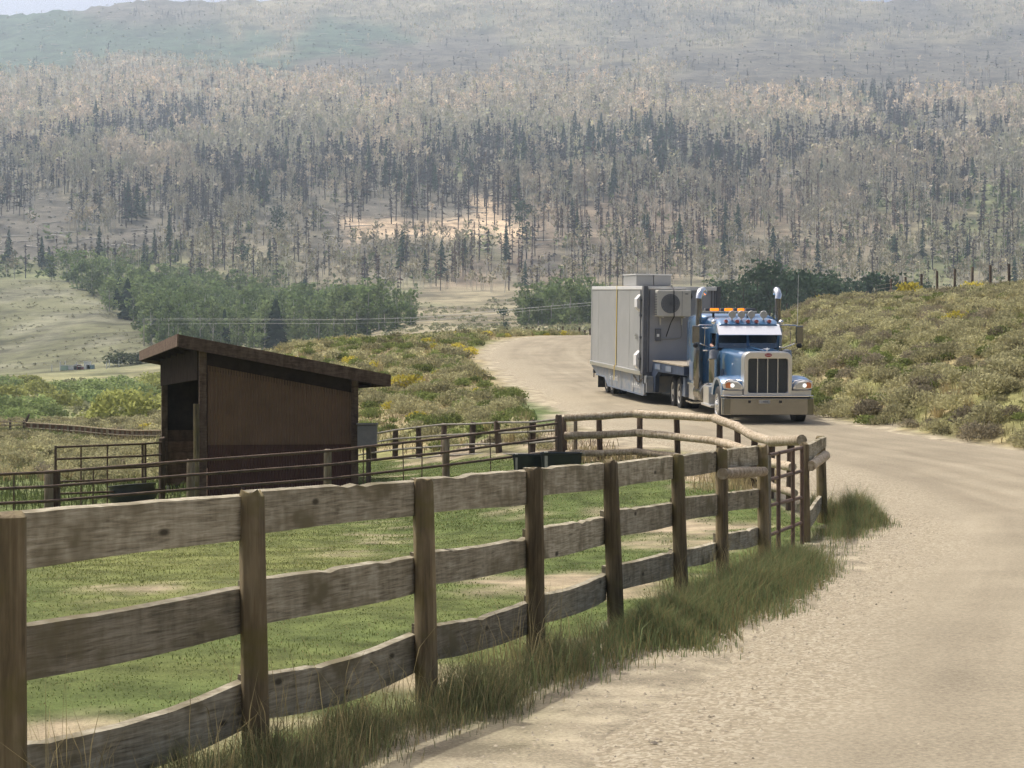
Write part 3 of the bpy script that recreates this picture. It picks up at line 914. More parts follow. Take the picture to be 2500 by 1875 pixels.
TREE_MESH = {}
def plant(name, kind, variants, i, loc, h, w, label, cat, group, three=False, parts=('trunk', 'crown')):
    """one tree or bush as its own thing; copies share meshes"""
    tr, cr = TREE_MESH[kind][variants]
    a = rng.uniform(0, 6.28)
    if three:
        root = bpy.data.objects.new(name, None); root.empty_display_size = .1
        root.location = loc; root.rotation_euler = (0, 0, a); root.scale = (h * w, h * w, h)
        put(root); tag(root, label, cat, group)
        put(bpy.data.objects.new(parts[0], tr), root); put(bpy.data.objects.new(parts[1], cr), root)
    else:
        root = bpy.data.objects.new(name, tr if tr is not None else cr)
        root.location = loc; root.rotation_euler = (0, 0, a); root.scale = (h * w, h * w, h)
        put(root); tag(root, label, cat, group)
        if tr is not None: put(bpy.data.objects.new(parts[1], cr), root)
    return root

# ------------------------------------------------------------------ the burned forest
NT = 46000
fpx = rng.uniform(-380, 2600, NT); fpy = rng.uniform(-4, 668, NT)
_Dline = np.geomspace(640, 2690, 220)
_pl = np.arange(-400, 2621, 20.0)
_ym = np.empty((len(_pl), len(_Dline)))
for i, p in enumerate(_pl):
    zz = H((p - 1106) * _Dline / 4900, _Dline * KD)
    yy = 889 - 4900 * (zz - EYE) / _Dline
    _ym[i] = np.minimum.accumulate(yy) - np.arange(len(_Dline)) * 1e-6
ii = np.clip(((fpx + 400) / 20).astype(int), 0, len(_pl) - 1)
fD = np.empty(NT)
for i in range(len(_pl)):
    m = ii == i
    if m.any(): fD[m] = np.interp(-fpy[m], -_ym[i], _Dline, left=-1, right=-1)
ok = fD > 0
code = cell_codes(fpx, fpy, rng.random(NT))
den = np.array([DEN[c] for c in CODES]); cidx = np.array([CODES.index(c) for c in code])
# thin out where near trees look large, and let some glades show the ground
dens = den[cidx] * np.interp(fD, [640, 900, 1300, 2000], [.62, .72, .95, 1.0]) * np.where(fpy > 450, .68, 1)
gl = fbm(fpx / 38, fpy / 16, 71, 3)
dens = dens * np.where(cidx == 0, 1, np.clip(.35 + (gl - .38) * 4, .12, 1.15))
ok &= rng.random(NT) < dens
fx, fy = (fpx - 1106) * fD / 4900, fD * KD
cum = np.array([np.cumsum(SPEC[c][1]) for c in CODES])
sp = (rng.random(NT)[:, None] > cum[cidx]).sum(1)
fh = np.interp(fD, [700, 1000, 1300, 1700, 2200, 2700], [9.5, 13, 12, 9.5, 7.2, 5.5]) * rng.uniform(.62, 1.2, NT)
fh = np.where((fpy > 515) & (sp == 0), fh * .72, fh)
fh = np.where((cidx == CODES.index('S')), fh * 1.25, fh)
fh = np.where(sp == 4, fh * .42, fh); fh = np.where(sp == 3, fh * rng.uniform(.7, 1.25, NT), fh)
fx, fy, fh, sp, fD, fpx_, fpy_ = [a[ok] for a in (fx, fy, fh, sp, fD, fpx, fpy)]
fz = H(fx, fy) - .1
n = len(fx)
v1, v2 = rng.random(n)[:, None], rng.normal(0, 1, n)[:, None]
pinkish = np.clip(sstep(.42, .56, fbm(fpx_ / 90, fpy_ / 30, 73, 3)) * .7 + .6 * sstep(310, 200, fpy_) * sstep(90, 150, fpy_), 0, 1)[:, None]
c_pale = np.array((.43, .40, .295)) * (1 - pinkish) + np.array((.60, .495, .375)) * pinkish
c_pale = np.where(fpy_[:, None] > 505, np.array([[.48, .43, .29]]), c_pale * 1.08)
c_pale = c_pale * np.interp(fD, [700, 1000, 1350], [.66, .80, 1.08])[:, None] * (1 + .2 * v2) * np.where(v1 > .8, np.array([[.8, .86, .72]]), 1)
t_pale_c = np.array((.62, .58, .50)) * (1 + .12 * v2)
c_burn = np.array((.098, .088, .087)) * (1 + .2 * v2); t_burn = np.array((.048, .04, .042)) * (1 + .15 * v2)
c_brown = np.array((.165, .112, .085)) * (1 + .2 * v2)
c_green = np.array((.05, .078, .046)) * (1 + .2 * v2)
c_shrub = np.array((.145, .18, .075)) * (1 + .2 * v2)
crowns = [c_pale, c_burn, c_brown, c_green, c_shrub]; trunks = [t_pale_c, t_burn, t_burn * 1.4, t_burn * 1.4, t_burn * 2.0]
TR = np.random.default_rng(5)
LOD = [[t_pale(TR, 20, 3, 0, .075) for _ in range(7)], [t_burnt(TR, 22, 3, .13 + .012 * _, .06 + .006 * _) for _ in range(8)], [t_burnt(TR, 26, 3, .13, .06) for _ in range(5)],
       [t_conifer(TR, 26) for _ in range(5)], [t_leafy(TR, 22, 3, .42, .1, .17, False) for _ in range(5)]]
NEARLOD = [[t_pale(TR, 70, 6, 5, .032) for _ in range(6)], [t_burnt(TR, 60, 6, .12 + .01 * _, .028) for _ in range(6)],
           [t_burnt(TR, 60, 6, .13, .04) for _ in range(4)], [t_conifer(TR, 80, 6) for _ in range(5)], None]
NAMES = ['dead_aspen', 'burned_conifer', 'burned_conifer', 'green_conifer', 'shrub']
for k, (cc, ct) in enumerate((((.37, .335, .245), (.58, .54, .46)), ((.10, .083, .085), (.048, .04, .042)), ((.165, .112, .085), (.065, .055, .055)), ((.05, .078, .046), (.06, .05, .045)))):
    TREE_MESH[k] = [(split_mesh(t, 'trunk', 0, ct, cc, M['bark']), split_mesh(t, 'crown', 1, ct, cc, M['twig' if k < 3 else 'needle'])) for t in NEARLOD[k]]
GRP = ['bare pale aspens', 'charred bare conifers', 'rusty scorched conifers', 'surviving green conifers']
LAB = ['bare pale-trunked aspen', 'blackened bare conifer', 'scorched conifer with rusty needles', 'live green pointed conifer']
ZONES = [['on the burned slope above the green aspen grove', 'around the sandy clearing in mid picture', 'on the burned slope above the dark pine row'],
         ['high on the left part of the mountain', 'high on the middle part of the mountain', 'high on the right part of the mountain']]
size = fh / fD
vis = (fpx_ > -40) & (fpx_ < 2250) & ~((fpx_ > 190) & (fpx_ < 880) & (fD < 700))
single = np.zeros(n, bool)
for ks, lim in (((0,), 296), ((1, 2), 296), ((3,), 200)):
    m = np.where(np.isin(sp, ks) & vis)[0]
    m = m[np.argsort(-size[m])][:lim]
    single[m] = True
    for i in m:
        k = int(sp[i])
        zq_ = ZONES[0 if fpy_[i] > 430 else 1][min(2, max(0, int(fpx_[i] / 740)))]
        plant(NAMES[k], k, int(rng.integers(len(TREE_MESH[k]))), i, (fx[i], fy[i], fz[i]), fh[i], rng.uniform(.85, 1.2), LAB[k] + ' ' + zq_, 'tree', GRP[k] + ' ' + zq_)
for k, nm in enumerate(('dead_aspen_forest', 'burned_forest', 'scorched_forest', 'conifer_forest', 'shrub_cover')):
    m = (sp == k) & ~single
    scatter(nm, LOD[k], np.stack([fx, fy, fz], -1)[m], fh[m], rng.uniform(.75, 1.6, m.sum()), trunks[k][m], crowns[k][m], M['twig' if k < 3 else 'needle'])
m_ = 7000
qx = rng.uniform(-300, 2500, m_); qy = rng.uniform(0, 560, m_); qi = np.clip(((qx + 400) / 20).astype(int), 0, len(_pl) - 1); qD = np.zeros(m_)
for i in range(len(_pl)):
    m = qi == i
    if m.any(): qD[m] = np.interp(-qy[m], -_ym[i], _Dline, left=-1, right=-1)
qc = cell_codes(qx, qy, rng.random(m_)); m = (qD > 0) & np.isin(qc, ['o', 'h', 'S', 'd'])
qx, qD, qc = qx[m], qD[m], qc[m]; wx, wy = (qx - 1106) * qD / 4900, qD * KD
cc_ = np.where((rng.random(len(wx)) < .55)[:, None], np.array([[.10, .105, .08]]), np.array([[.20, .19, .16]])) * (1 + .25 * rng.normal(0, 1, (len(wx), 1))).clip(.5, 1.6)
scatter('mountain_scrub', [t_bush(TR, 16, .34) for _ in range(4)], np.stack([wx, wy, H(wx, wy) - .1], -1), rng.uniform(.6, 2.0, len(wx)) * np.interp(qD, [700, 2600], [.6, 1.5]), np.ones(len(wx)) * 1.2, cc_, cc_, M['leaf'])
# fallen pale trunks
m_ = 500
s_ = rng.integers(0, len(wx), m_); V_ = []; F_ = []
for k, q in enumerate(s_):
    a = rng.uniform(-.9, .9); L_ = rng.uniform(4, 11); x0, y0 = wx[q] + rng.uniform(-9, 9), wy[q] + rng.uniform(-9, 9); x1, y1 = x0 + L_ * math.cos(a), y0 + L_ * math.sin(a)
    z0, z1 = H(np.array([x0, x1]), np.array([y0, y1])) + .25; b = len(V_)
    V_ += [(x0, y0, z0 - .2), (x0, y0 + .3, z0), (x0, y0, z0 + .3), (x1, y1, z1 - .1), (x1, y1 + .15, z1), (x1, y1, z1 + .15)]
    F_ += [(b, b + 3, b + 5), (b, b + 5, b + 2), (b + 2, b + 5, b + 4), (b + 2, b + 4, b + 1), (b + 1, b + 4, b + 3), (b + 1, b + 3, b)]
o = bpy.data.objects.new('fallen_trunks', mesh_tris('fallen_trunks', V_, F_, [M['bark']], np.tile(np.array([[.50, .46, .40]]), (len(V_), 1)))); put(o); tag(o, kind='stuff')

# ------------------------------------------------------------------ green groves in the valley
def tree_set(key, tm, ct, cc, mat='leaf'):
    TREE_MESH[key] = [(split_mesh(t, 'trunk', 0, ct, cc, M['bark']), split_mesh(t, 'crown', 1, ct, cc, M[mat])) for t in tm]
tree_set('asp1', [t_leafy(TR, 330, 5, .23, .05, .05) for _ in range(4)], (.40, .38, .32), (.135, .185, .072))
tree_set('asp2', [t_leafy(TR, 300, 5, .19, .08, .046) for _ in range(4)], (.45, .43, .37), (.185, .235, .10))
tree_set('con', [t_conifer(TR, 260, 6, .22, .06) for _ in range(4)], (.06, .05, .04), (.052, .085, .05), 'needle')
tree_set('pine', [t_leafy(TR, 480, 6, .25, .06, .042) for _ in range(4)], (.07, .055, .045), (.068, .108, .06), 'needle')
tree_set('will', [t_bush(TR, 800, .05, .62, .62, .3, 9, 1.0) for _ in range(4)], (.16, .13, .08), (.35, .37, .125))
tree_set('will2', [t_bush(TR, 800, .05, .62, .62, .3, 9, 1.0) for _ in range(4)], (.14, .12, .08), (.25, .31, .125))
tree_set('dark', [t_bush(TR, 500, .06, .6, .6, .3, 8, 1.0) for _ in range(2)], (.1, .08, .05), (.07, .085, .045))
g = 0
for D in np.arange(432, 640, 13.5):
    f = (D - 432) / 205
    lo = np.interp(f, [0, .35, .7, 1], [345, 300, 225, 120]); hi = np.interp(f, [0, .25, .5, .8, 1], [885, 868, 780, 705, 560])
    k = max(4, int((hi - lo) / 27))
    for p in np.linspace(lo, hi, k):
        p2 = p + rng.uniform(-13, 13); D2 = D + rng.uniform(-7, 7)
        x, y = XY(p2, D2)
        kind = 'asp1' if rng.random() < .6 else 'asp2'
        if rng.random() < .05: kind = 'con'
        zn = ('front row' if f < .2 else 'middle' if f < .6 else 'top') + (' left part' if p2 < 430 else ' centre part' if p2 < 660 else ' right part')
        h = rng.uniform(6.8, 10.4) * (.75 if p2 > 850 else 1)
        nm, lb, gp = (('green_aspen', '%s green aspen in the %s of the grove behind the shed' % ({'asp1': 'dark', 'asp2': 'pale slim'}[kind], zn), '%s green aspens in the %s of the grove' % ({'asp1': 'dark', 'asp2': 'pale slim'}[kind], zn)) if kind != 'con'
                      else ('dark_conifer', 'dark conifer rising out of the green aspen grove behind the shed', 'conifers in the grove behind the shed'))
        plant(nm, kind, int(rng.integers(4)), g, (x, y, h1(x, y) - .1), h, rng.uniform(.9, 1.3), lb, 'tree', gp, True); g += 1
# right of the meadow, behind the container
for D in np.arange(420, 500, 13):
    for p in np.arange(1125, 1300, 17):
        p2 = p + rng.uniform(-8, 8); D2 = D + rng.uniform(-6, 6); x, y = XY(p2, D2)
        if p2 < 1150 and D > 450: continue
        plant('green_aspen', 'asp2' if rng.random() < .6 else 'asp1', int(rng.integers(4)), g, (x, y, h1(x, y) - .1), rng.uniform(5.2, 8.8), rng.uniform(.9, 1.2),
              'slim green aspen in the small grove left of the grey container', 'tree', 'green aspens left of the grey container', True)
x, y = XY(1088, 415)
plant('dark_tree', 'pine', 0, 0, (x, y, h1(x, y) - .1), 4.2, 1.1, 'small dark rounded tree alone at the left edge of the small aspen grove', 'tree', None, True)
for D, p0, p1, st, hs in ((400, 1555, 2075, 24, (8.2, 11)), (378, 1545, 2030, 27, (8.6, 11.6)), (355, 1560, 1960, 28, (9, 12.2)), (335, 1600, 1830, 33, (9.5, 12.4))):
    for p in np.arange(p0, p1, st):
        p2 = p + rng.uniform(-10, 10); D2 = D + rng.uniform(-9, 9); x, y = XY(p2, D2)
        kk = 'pine' if rng.random() < .85 else 'con'
        plant('pine_tree', kk, int(rng.integers(4)), g, (x, y, h1(x, y) - .1), rng.uniform(*hs) * np.interp(p2, [1560, 1700, 1900, 2060], [.74, .86, .78, .70]), rng.uniform(.9, 1.15),
              'dark green pine in the row behind the truck and right bank', 'tree', 'dark pines behind the truck and right bank', True)
# the big rounded pine standing alone on the sandy clearing
for p, D, h, lb in ((1128, 835, 14, 'large rounded green pine standing alone on the sandy burned clearing'), (597, 830, 12, 'broad dark pine on the lower slope above the aspen grove'),
                    (523, 740, 9.5, 'oval dark green pine just above the aspen grove'), (1428, 1190, 15, 'tallest pointed conifer in mid mountainside above the container')):
    x, y = XY(p, D)
    plant('pine_tree', 'pine' if p != 1428 else 'con', 1, 0, (x, y, h1(x, y) - .2), h, 1.1, lb, 'tree', None, True)

# ------------------------------------------------------------------ willows in the left meadow
W = [(268, 148, 2.45, 1.86, 'will'), (215, 152, 1.61, 1.90, 'will'), (330, 152, 1.90, 1.71, 'will'), (20, 185, 2.47, 1.71, 'will2'), (75, 190, 2.28, 1.71, 'will2'), (130, 205, 2.47, 1.71, 'will'), (185, 215, 2.56, 1.90, 'will2'),
     (240, 225, 2.47, 1.90, 'will2'), (300, 235, 2.85, 1.90, 'will2'), (350, 240, 2.85, 1.90, 'will'), (20, 235, 2.75, 1.71, 'will'), (80, 250, 3.04, 1.71, 'will'), (140, 260, 2.85, 1.71, 'will2'), (200, 270, 2.85, 1.71, 'will2'),
     (265, 285, 3.04, 1.90, 'will2'), (330, 290, 3.23, 1.90, 'will'), (-40, 200, 2.47, 1.71, 'will2'), (-90, 240, 2.85, 1.71, 'will'), (45, 160, 1.61, 1.90, 'will2'), (100, 168, 1.80, 1.90, 'will2'), (-20, 165, 1.90, 1.90, 'will2'),
     (380, 180, 1.90, 1.90, 'will'), (420, 200, 2.28, 1.90, 'will2'), (0, 290, 3.04, 1.90, 'will2'), (60, 300, 2.85, 1.90, 'will')]
for i, (p, D, h, w, k) in enumerate(W):
    x, y = XY(p, D)
    h, w = h * (2.2 if i == 0 else 1.45), w * (.5 if i == 0 else .66)
    if i == 0: lb, gp = 'large rounded yellow-green willow beside the shed, nearest of the meadow willows', None
    elif k == 'will': lb, gp = 'bushy yellow-green willow in the left meadow beyond the far fence', 'yellow-green willows in the meadow'
    else: lb, gp = 'bushy mid-green willow in the left meadow beyond the far fence', 'mid-green willows in the meadow'
    plant('willow_bush', k, i % 4, i, (x, y, h1(x, y) - .1), h, w, lb, 'willow', gp, True)
for p, D, h, w, lb in ((262, 390, 2.4, 1.6, 'dark low bush on the meadow edge below the brown hill, left one'), (320, 392, 2.0, 1.5, 'dark low bush on the meadow edge below the brown hill, beside the shed roof')):
    x, y = XY(p, D)
    plant('dark_bush', 'dark', 0, 0, (x, y, h1(x, y) - .1), h * 2.2, w * .9, lb, 'bush', None, True)

# ------------------------------------------------------------------ sagebrush, rabbitbrush and dry grass on the banks
def region_points(n, p0, p1, d0, d1, ok):
    p = rng.uniform(p0, p1, n); D = np.sqrt(rng.uniform(d0 ** 2, d1 ** 2, n))
    x, y = (p - 1106) * D / 4900, D * KD
    m = ok(x, y, p, D)
    return x[m], y[m], p[m], D[m]
def ok_right(x, y, p, D):
    l, r = road_lr(y); return x > r + .1 + .9 * vnoise(x, y, 81)
def ok_mid(x, y, p, D):
    l, r = road_lr(y); return (x < l - .7 - 1.2 * vnoise(x, y, 82)) & ~in_poly(x, D, PAD) & (D > np.interp(p, [560, 830, 1210], [70, 64, 51]))
def ok_left(x, y, p, D):
    return ~in_poly(x, D, PAD) & ~((p < 365) & (D > np.interp(p, [-60, 56, 350], [110, 112, 88])) & (D < np.interp(p, [-60, 56, 350], [131, 131, 106])))
SC = {'sage': ((.41, .385, .215), 'sagebrush', 'bush'), 'dsage': ((.29, .255, .175), 'dark_sagebrush', 'bush'), 'herb': ((.20, .235, .08), 'green_bush', 'bush'),
      'straw': ((.46, .375, .2), 'dry_grass_tuft', 'grass tuft'), 'yel': ((.56, .48, .09), 'rabbitbrush', 'bush')}
BT = {'sage': [t_bush(TR, 560, .043) for _ in range(5)], 'dsage': [t_bush(TR, 500, .043, .66) for _ in range(4)], 'herb': [t_bush(TR, 480, .048, .5, .6, .4) for _ in range(4)],
      'straw': [t_tuft(TR, 40, .045) for _ in range(4)], 'yel': [t_bush(TR, 260, .07, .6) for _ in range(3)]}
BT2 = {'sage': [t_bush(TR, 190, .07) for _ in range(4)], 'dsage': [t_bush(TR, 170, .07, .66) for _ in range(4)], 'herb': [t_bush(TR, 170, .075, .5, .55, .4) for _ in range(4)],
       'straw': [t_tuft(TR, 16, .08) for _ in range(4)], 'yel': [t_bush(TR, 60, .11, .6) for _ in range(3)]}
for k in SC:
    TREE_MESH[k] = [(None, split_mesh(t, SC[k][1], 1, (0, 0, 0), SC[k][0], M['leaf'])) for t in BT[k]]
allp = {k: [] for k in SC}
def seed(n, p0, p1, d0, d1, ok, shares, where):
    x, y, p, D = region_points(n, p0, p1, d0, d1, ok)
    nn = fbm(x * .13, y * .1, 84, 3)
    keys = list(shares); cs = np.cumsum([shares[k] for k in keys]); cs = cs / cs[-1]
    u = np.clip(rng.random(len(x)) * .55 + (nn - .25) * .9, 0, .999)
    ki = np.searchsorted(cs, u)
    for i in range(len(x)):
        k = keys[ki[i]]
        s = {'sage': rng.uniform(.55, 1.35), 'dsage': rng.uniform(.5, 1.15), 'herb': rng.uniform(.45, 1.1), 'straw': rng.uniform(.3, .6), 'yel': rng.uniform(.45, 1.0)}[k]
        allp[k].append((x[i], y[i], s, D[i], p[i], where))
seed(2300, 1690, 2420, 44, 150, ok_right, {'straw': .22, 'sage': .29, 'dsage': .13, 'herb': .33, 'yel': .03}, 'right')
seed(1900, 540, 1240, 50, 165, ok_mid, {'herb': .42, 'sage': .20, 'yel': .025, 'straw': .27, 'dsage': .07}, 'middle')
seed(2000, -220, 620, 58, 150, ok_left, {'herb': .22, 'sage': .46, 'straw': .26, 'dsage': .05, 'yel': .03}, 'left')
for p, D, s in ((1965, 122, 2.0), (2100, 124, 1.5), (890, 93, 1.3), (862, 96, 1.1), (205, 118, .9), (1012, 122, 1.1), (985, 126, 1.0), (2062, 86, 1.1), (1780, 128, 1.2), (330, 112, 1.2), (900, 74, .8)):
    x, y = XY(p, D); allp['yel'].append((x, y, s, D, p, 'right' if p > 1500 else ('middle' if p > 560 else 'left')))
MED = {'sage': .95, 'dsage': .82, 'herb': .78, 'straw': .45, 'yel': .72}
def zone(w, D):
    if w == 'right': return 'low on the right bank beside the road' if D < 66 else 'halfway up the right bank' if D < 95 else 'near the crest of the right bank'
    if w == 'middle': return 'at the foot of the middle bank' if D < 78 else 'halfway up the middle bank' if D < 110 else 'along the crest of the middle bank'
    return 'on the flat just beyond the pipe fences' if D < 95 else 'on the flat beyond the slatted far fence'
WL = {'right': 'right bank above the road', 'middle': 'bank between the shed and the road', 'left': 'flat left of the shed'}
KL = {'sage': 'pale grey-green sagebrush', 'dsage': 'dark brownish sagebrush', 'herb': 'leafy green bush', 'straw': 'dry straw-coloured grass tuft', 'yel': 'rabbitbrush with yellow flowers'}
for k, L in allp.items():
    A = np.array([q[:5] for q in L]); wh = [q[5] for q in L]
    z = H(A[:, 0], A[:, 1]) - .03
    inv = (A[:, 4] > -20) & (A[:, 4] < 2230)
    o = np.argsort(-np.where(inv, A[:, 2] / A[:, 3], 0))
    lim = {'sage': 290, 'dsage': 200, 'herb': 240, 'straw': 160, 'yel': 160}[k]
    one, rest = o[:lim], o[lim:]
    for i in one:
        plant(SC[k][1], k, int(rng.integers(len(TREE_MESH[k]))), i, (A[i, 0], A[i, 1], z[i]), A[i, 2], 1.0, '%s %s %s' % ('large' if A[i, 2] > MED[k] else 'small', KL[k], zone(wh[i], A[i, 3])), SC[k][2], '%s %s %s' % ('large' if A[i, 2] > MED[k] else 'small', {'sage': 'pale sagebrush', 'dsage': 'dark sagebrush', 'herb': 'green bushes', 'straw': 'dry grass tufts', 'yel': 'yellow rabbitbrush'}[k], zone(wh[i], A[i, 3])))
    c = np.array(SC[k][0])[None] * (1 + .22 * rng.normal(0, 1, (len(rest), 1))).clip(.5, 1.6)
    scatter({'sage': 'sagebrush_cover', 'dsage': 'dark_sagebrush_cover', 'herb': 'green_bush_cover', 'straw': 'dry_grass_cover', 'yel': 'rabbitbrush_cover'}[k], BT2[k], np.stack([A[rest, 0], A[rest, 1], z[rest]], -1), A[rest, 2], np.ones(len(rest)), c, c, M['leaf'])
# sage flecks far off on the brown hill and the flat beyond the crest
x, y, p, D = region_points(4600, -300, 1300, 150, 640, lambda x, y, p, D: (((p < 330) & (D > 400)) | ((p > 560) & (D < 430)) | ((p < 560) & (D < 330)) | ((p > 860) & (D < 620))) & (fbm(x / 14, y / 22, 86, 3) > .42))
c = np.where((p < 330)[:, None] & (D > 380)[:, None], np.array([[.205, .20, .135]]), np.array([[.20, .205, .115]])) * (1 + .2 * rng.normal(0, 1, (len(x), 1))).clip(.5, 1.6)
scatter('distant_sagebrush_cover', [t_bush(TR, 22, .2) for _ in range(4)], np.stack([x, y, H(x, y) - .05], -1), rng.uniform(.6, 1.5, len(x)) * np.where((p < 330) & (D > 380), .62, 1), np.ones(len(x)) * 1.15, c, c, M['leaf'])

# ------------------------------------------------------------------ grass
def blades(name, x, y, z, h, w, lean, col, mat, curve=.5):
    n = len(x); a = rng.uniform(0, 6.28, n); la = rng.uniform(0, 6.28, n)
    dx, dy = np.cos(a) * w / 2, np.sin(a) * w / 2
    lx, ly = np.cos(la) * lean * h, np.sin(la) * lean * h
    V = np.empty((n, 5, 3))
    V[:, 0] = np.stack([x - dx, y - dy, z - .02], -1); V[:, 1] = np.stack([x + dx, y + dy, z - .02], -1)
    mx, my, mz = x + lx * (1 - curve) * .55, y + ly * (1 - curve) * .55, z + h * .58
    V[:, 2] = np.stack([mx - dx * .75, my - dy * .75, mz], -1); V[:, 3] = np.stack([mx + dx * .75, my + dy * .75, mz], -1)
    V[:, 4] = np.stack([x + lx, y + ly, z + h * (1 - .35 * lean)], -1)
    F = np.array([[0, 1, 3], [0, 3, 2], [2, 3, 4]])[None] + (np.arange(n) * 5)[:, None, None]
    me = mesh_tris(name, V.reshape(-1, 3), F.reshape(-1, 3), [mat], np.repeat(col, 5, 0))
    o = bpy.data.objects.new(name, me); put(o); tag(o, kind='stuff'); return o

# short paddock turf
m_ = 210000
D = np.sqrt(rng.uniform(10.5 ** 2, 62 ** 2, m_)); p = rng.uniform(-60, 1800, m_)
x, y = (p - 1106) * D / 4900, D * KD
k = in_poly(x, D, PAD); k &= rng.random(m_) > dirt_mask(x, y) * 1.15
x, y, D, p = x[k], y[k], D[k], p[k]
tl = fbm(x * 1.2, y * 1.2, 91, 3)
h = (.010 + .014 * rng.random(len(x))) * (.7 + .7 * sstep(.35, .7, tl)) * np.interp(D, [10, 40], [.9, 1.3])
gy = blob(p, D, 450, 27, 480, 9)[:, None]
c = np.array(GRASS) * (1 - gy) + np.array(GRASS_Y) * gy
c = c * (1 + .14 * rng.normal(0, 1, (len(x), 1))).clip(.5, 1.7)
c = c * 1.35; dry = rng.random(len(x)) < .07; c[dry] = np.array((.33, .28, .14))
blades('paddock_grass', x, y, H(x, y), h, .005 + .010 * np.interp(D, [10, 46], [.2, 1]), rng.uniform(.7, 1.7, len(x)), c, M['grass'])

# tall verge grass along the fence
FL = np.array([(-2.08, 9.4), (-1.305, 11.4), (-.54, 13.7), (.155, 16.2), (.81, 18.8), (1.58, 21.6), (2.23, 24.2), (2.96, 26.8), (3.88, 30), (4.75, 34)])
def clump_points(cl, per):
    X_, Y_, H_ = [], [], []
    for (cx, cD, rx, rD, n, hh) in cl:
        q = rng.normal(0, .5, (n, 2)).clip(-1.1, 1.1)
        X_.append(cx + q[:, 0] * rx); Y_.append((cD + q[:, 1] * rD) * KD)
        e = np.clip(1.15 - np.hypot(q[:, 0], q[:, 1]) * .75, .25, 1.1)
        H_.append(hh * e * rng.uniform(.5, 1.1, n))
    return np.concatenate(X_), np.concatenate(Y_), np.concatenate(H_)
CL = []
for t in np.linspace(0, 1, 26):        # big green tussocks right of the fence from the fourth post to the gate
    fx_ = np.interp(t * 7.4 + 2.2, np.arange(10), FL[:, 0]); fd_ = np.interp(t * 7.4 + 2.2, np.arange(10), FL[:, 1])
    wide = np.interp(t, [0, .25, .5, .75, .86, .9, 1], [.35, .75, .8, .62, .4, .12, .3])
    CL.append((fx_ + .12 + wide * .55, fd_ - .3, wide * .62, .62, int(2100 * np.interp(t, [0, .1, .16, .2, .36, .42, .56, .62, .68, .78, .86, 1], [.05, .1, .3, 1.5, 1.6, 1.0, 1.5, .8, .12, .05, .25, .5]) * rng.uniform(.35, 1.2)), np.interp(t, [0, .3, .6, .7, .8, .95], [.30, .46, .42, .24, .16, .3])))
for q in ((5.1, 33.8, .42, 1.4, 3600, .62), (5.3, 34.2, .3, 1.2, 1200, .55), (4.9, 32.6, .36, .9, 1300, .34), (4.5, 31.2, .5, .9, 1200, .22), (4.9, 36, .3, 1.5, 1200, .45)): CL.append(q)
for q in ((3.15, 25.6, .35, .9, 700, .2), (2.2, 20.5, .5, 1.0, 900, .16), (1.35, 17.5, .35, .8, 700, .2)): CL.append(q)
x, y, h = clump_points(CL, 0)
c = np.array((.20, .24, .11)) * (1 + .22 * rng.normal(0, 1, (len(x), 1))).clip(.5, 1.7)
dry = rng.random(len(x)) < .32; c[dry] = np.array((.32, .27, .13))
blades('tall_green_grass', x, y, H(x, y), h, .0042 + .003 * rng.random(len(x)), rng.uniform(.1, .75, len(x)), c, M['grass'])
CL = []
for t in np.linspace(0, 1, 22):        # looser, drier grass at the foot of the nearest boards
    fx_ = np.interp(t * 3.4 - .2, np.arange(10), FL[:, 0]); fd_ = np.interp(t * 3.4 - .2, np.arange(10), FL[:, 1])
    CL.append((fx_ + .10 + .25 * rng.random(), fd_ - .1, .30, .6, int(rng.choice([90, 220, 500, 1200])), rng.uniform(.2, .42)))
x, y, h = clump_points(CL, 0)
c = np.array((.205, .225, .11)) * (1 + .25 * rng.normal(0, 1, (len(x), 1))).clip(.5, 1.7)
dry = rng.random(len(x)) < .35; c[dry] = np.array((.33, .28, .15)) * (1 + .15 * rng.normal(0, 1, (dry.sum(), 1)))
blades('verge_grass', x, y, H(x, y), h, .0028 + .0022 * rng.random(len(x)), rng.uniform(.15, 1.0, len(x)), c, M['grass'])
# seed stalks
CL = [(np.interp(t, np.arange(10), FL[:, 0]) + rng.uniform(-.12, .45), np.interp(t, np.arange(10), FL[:, 1]) + rng.uniform(-.4, .3), .28, .6, int(rng.uniform(24, 70)), rng.uniform(.5, .9)) for t in np.concatenate([np.linspace(.1, 3.2, 15), np.linspace(4, 7.3, 12), [8.9, 9.0, 9.1]])]
x, y, h = clump_points(CL, 0)
c = np.array((.40, .33, .17)) * (1 + .18 * rng.normal(0, 1, (len(x), 1)))
blades('dry_seed_stalks', x, y, H(x, y), h, .0035 + .0025 * rng.random(len(x)), rng.uniform(.1, .6, len(x)), c, M['grass'], .3)
# wild grass over the banks and the road edges
x, y, p, D = region_points(90000, 520, 2420, 40, 150, lambda x, y, p, D: ((ok_right(x, y, p, D)) | (ok_mid(x, y, p, D))))
c0 = near_color(x, y); c = c0 * (1 + .28 * rng.normal(0, 1, (len(x), 1))).clip(.5, 1.8) * 1.05
blades('bank_grass', x, y, H(x, y), rng.uniform(.08, .3, len(x)), .016 + .016 * rng.random(len(x)), rng.uniform(.2, .9, len(x)), c, M['grass'])
x, y, p, D = region_points(22000, -200, 620, 48, 130, lambda x, y, p, D: ok_left(x, y, p, D) | (D > 40))
c0 = near_color(x, y); c = c0 * (1 + .25 * rng.normal(0, 1, (len(x), 1))).clip(.5, 1.8)
blades('meadow_grass', x, y, H(x, y), rng.uniform(.08, .35, len(x)), .02 + .02 * rng.random(len(x)), rng.uniform(.1, .7, len(x)), c, M['grass'])
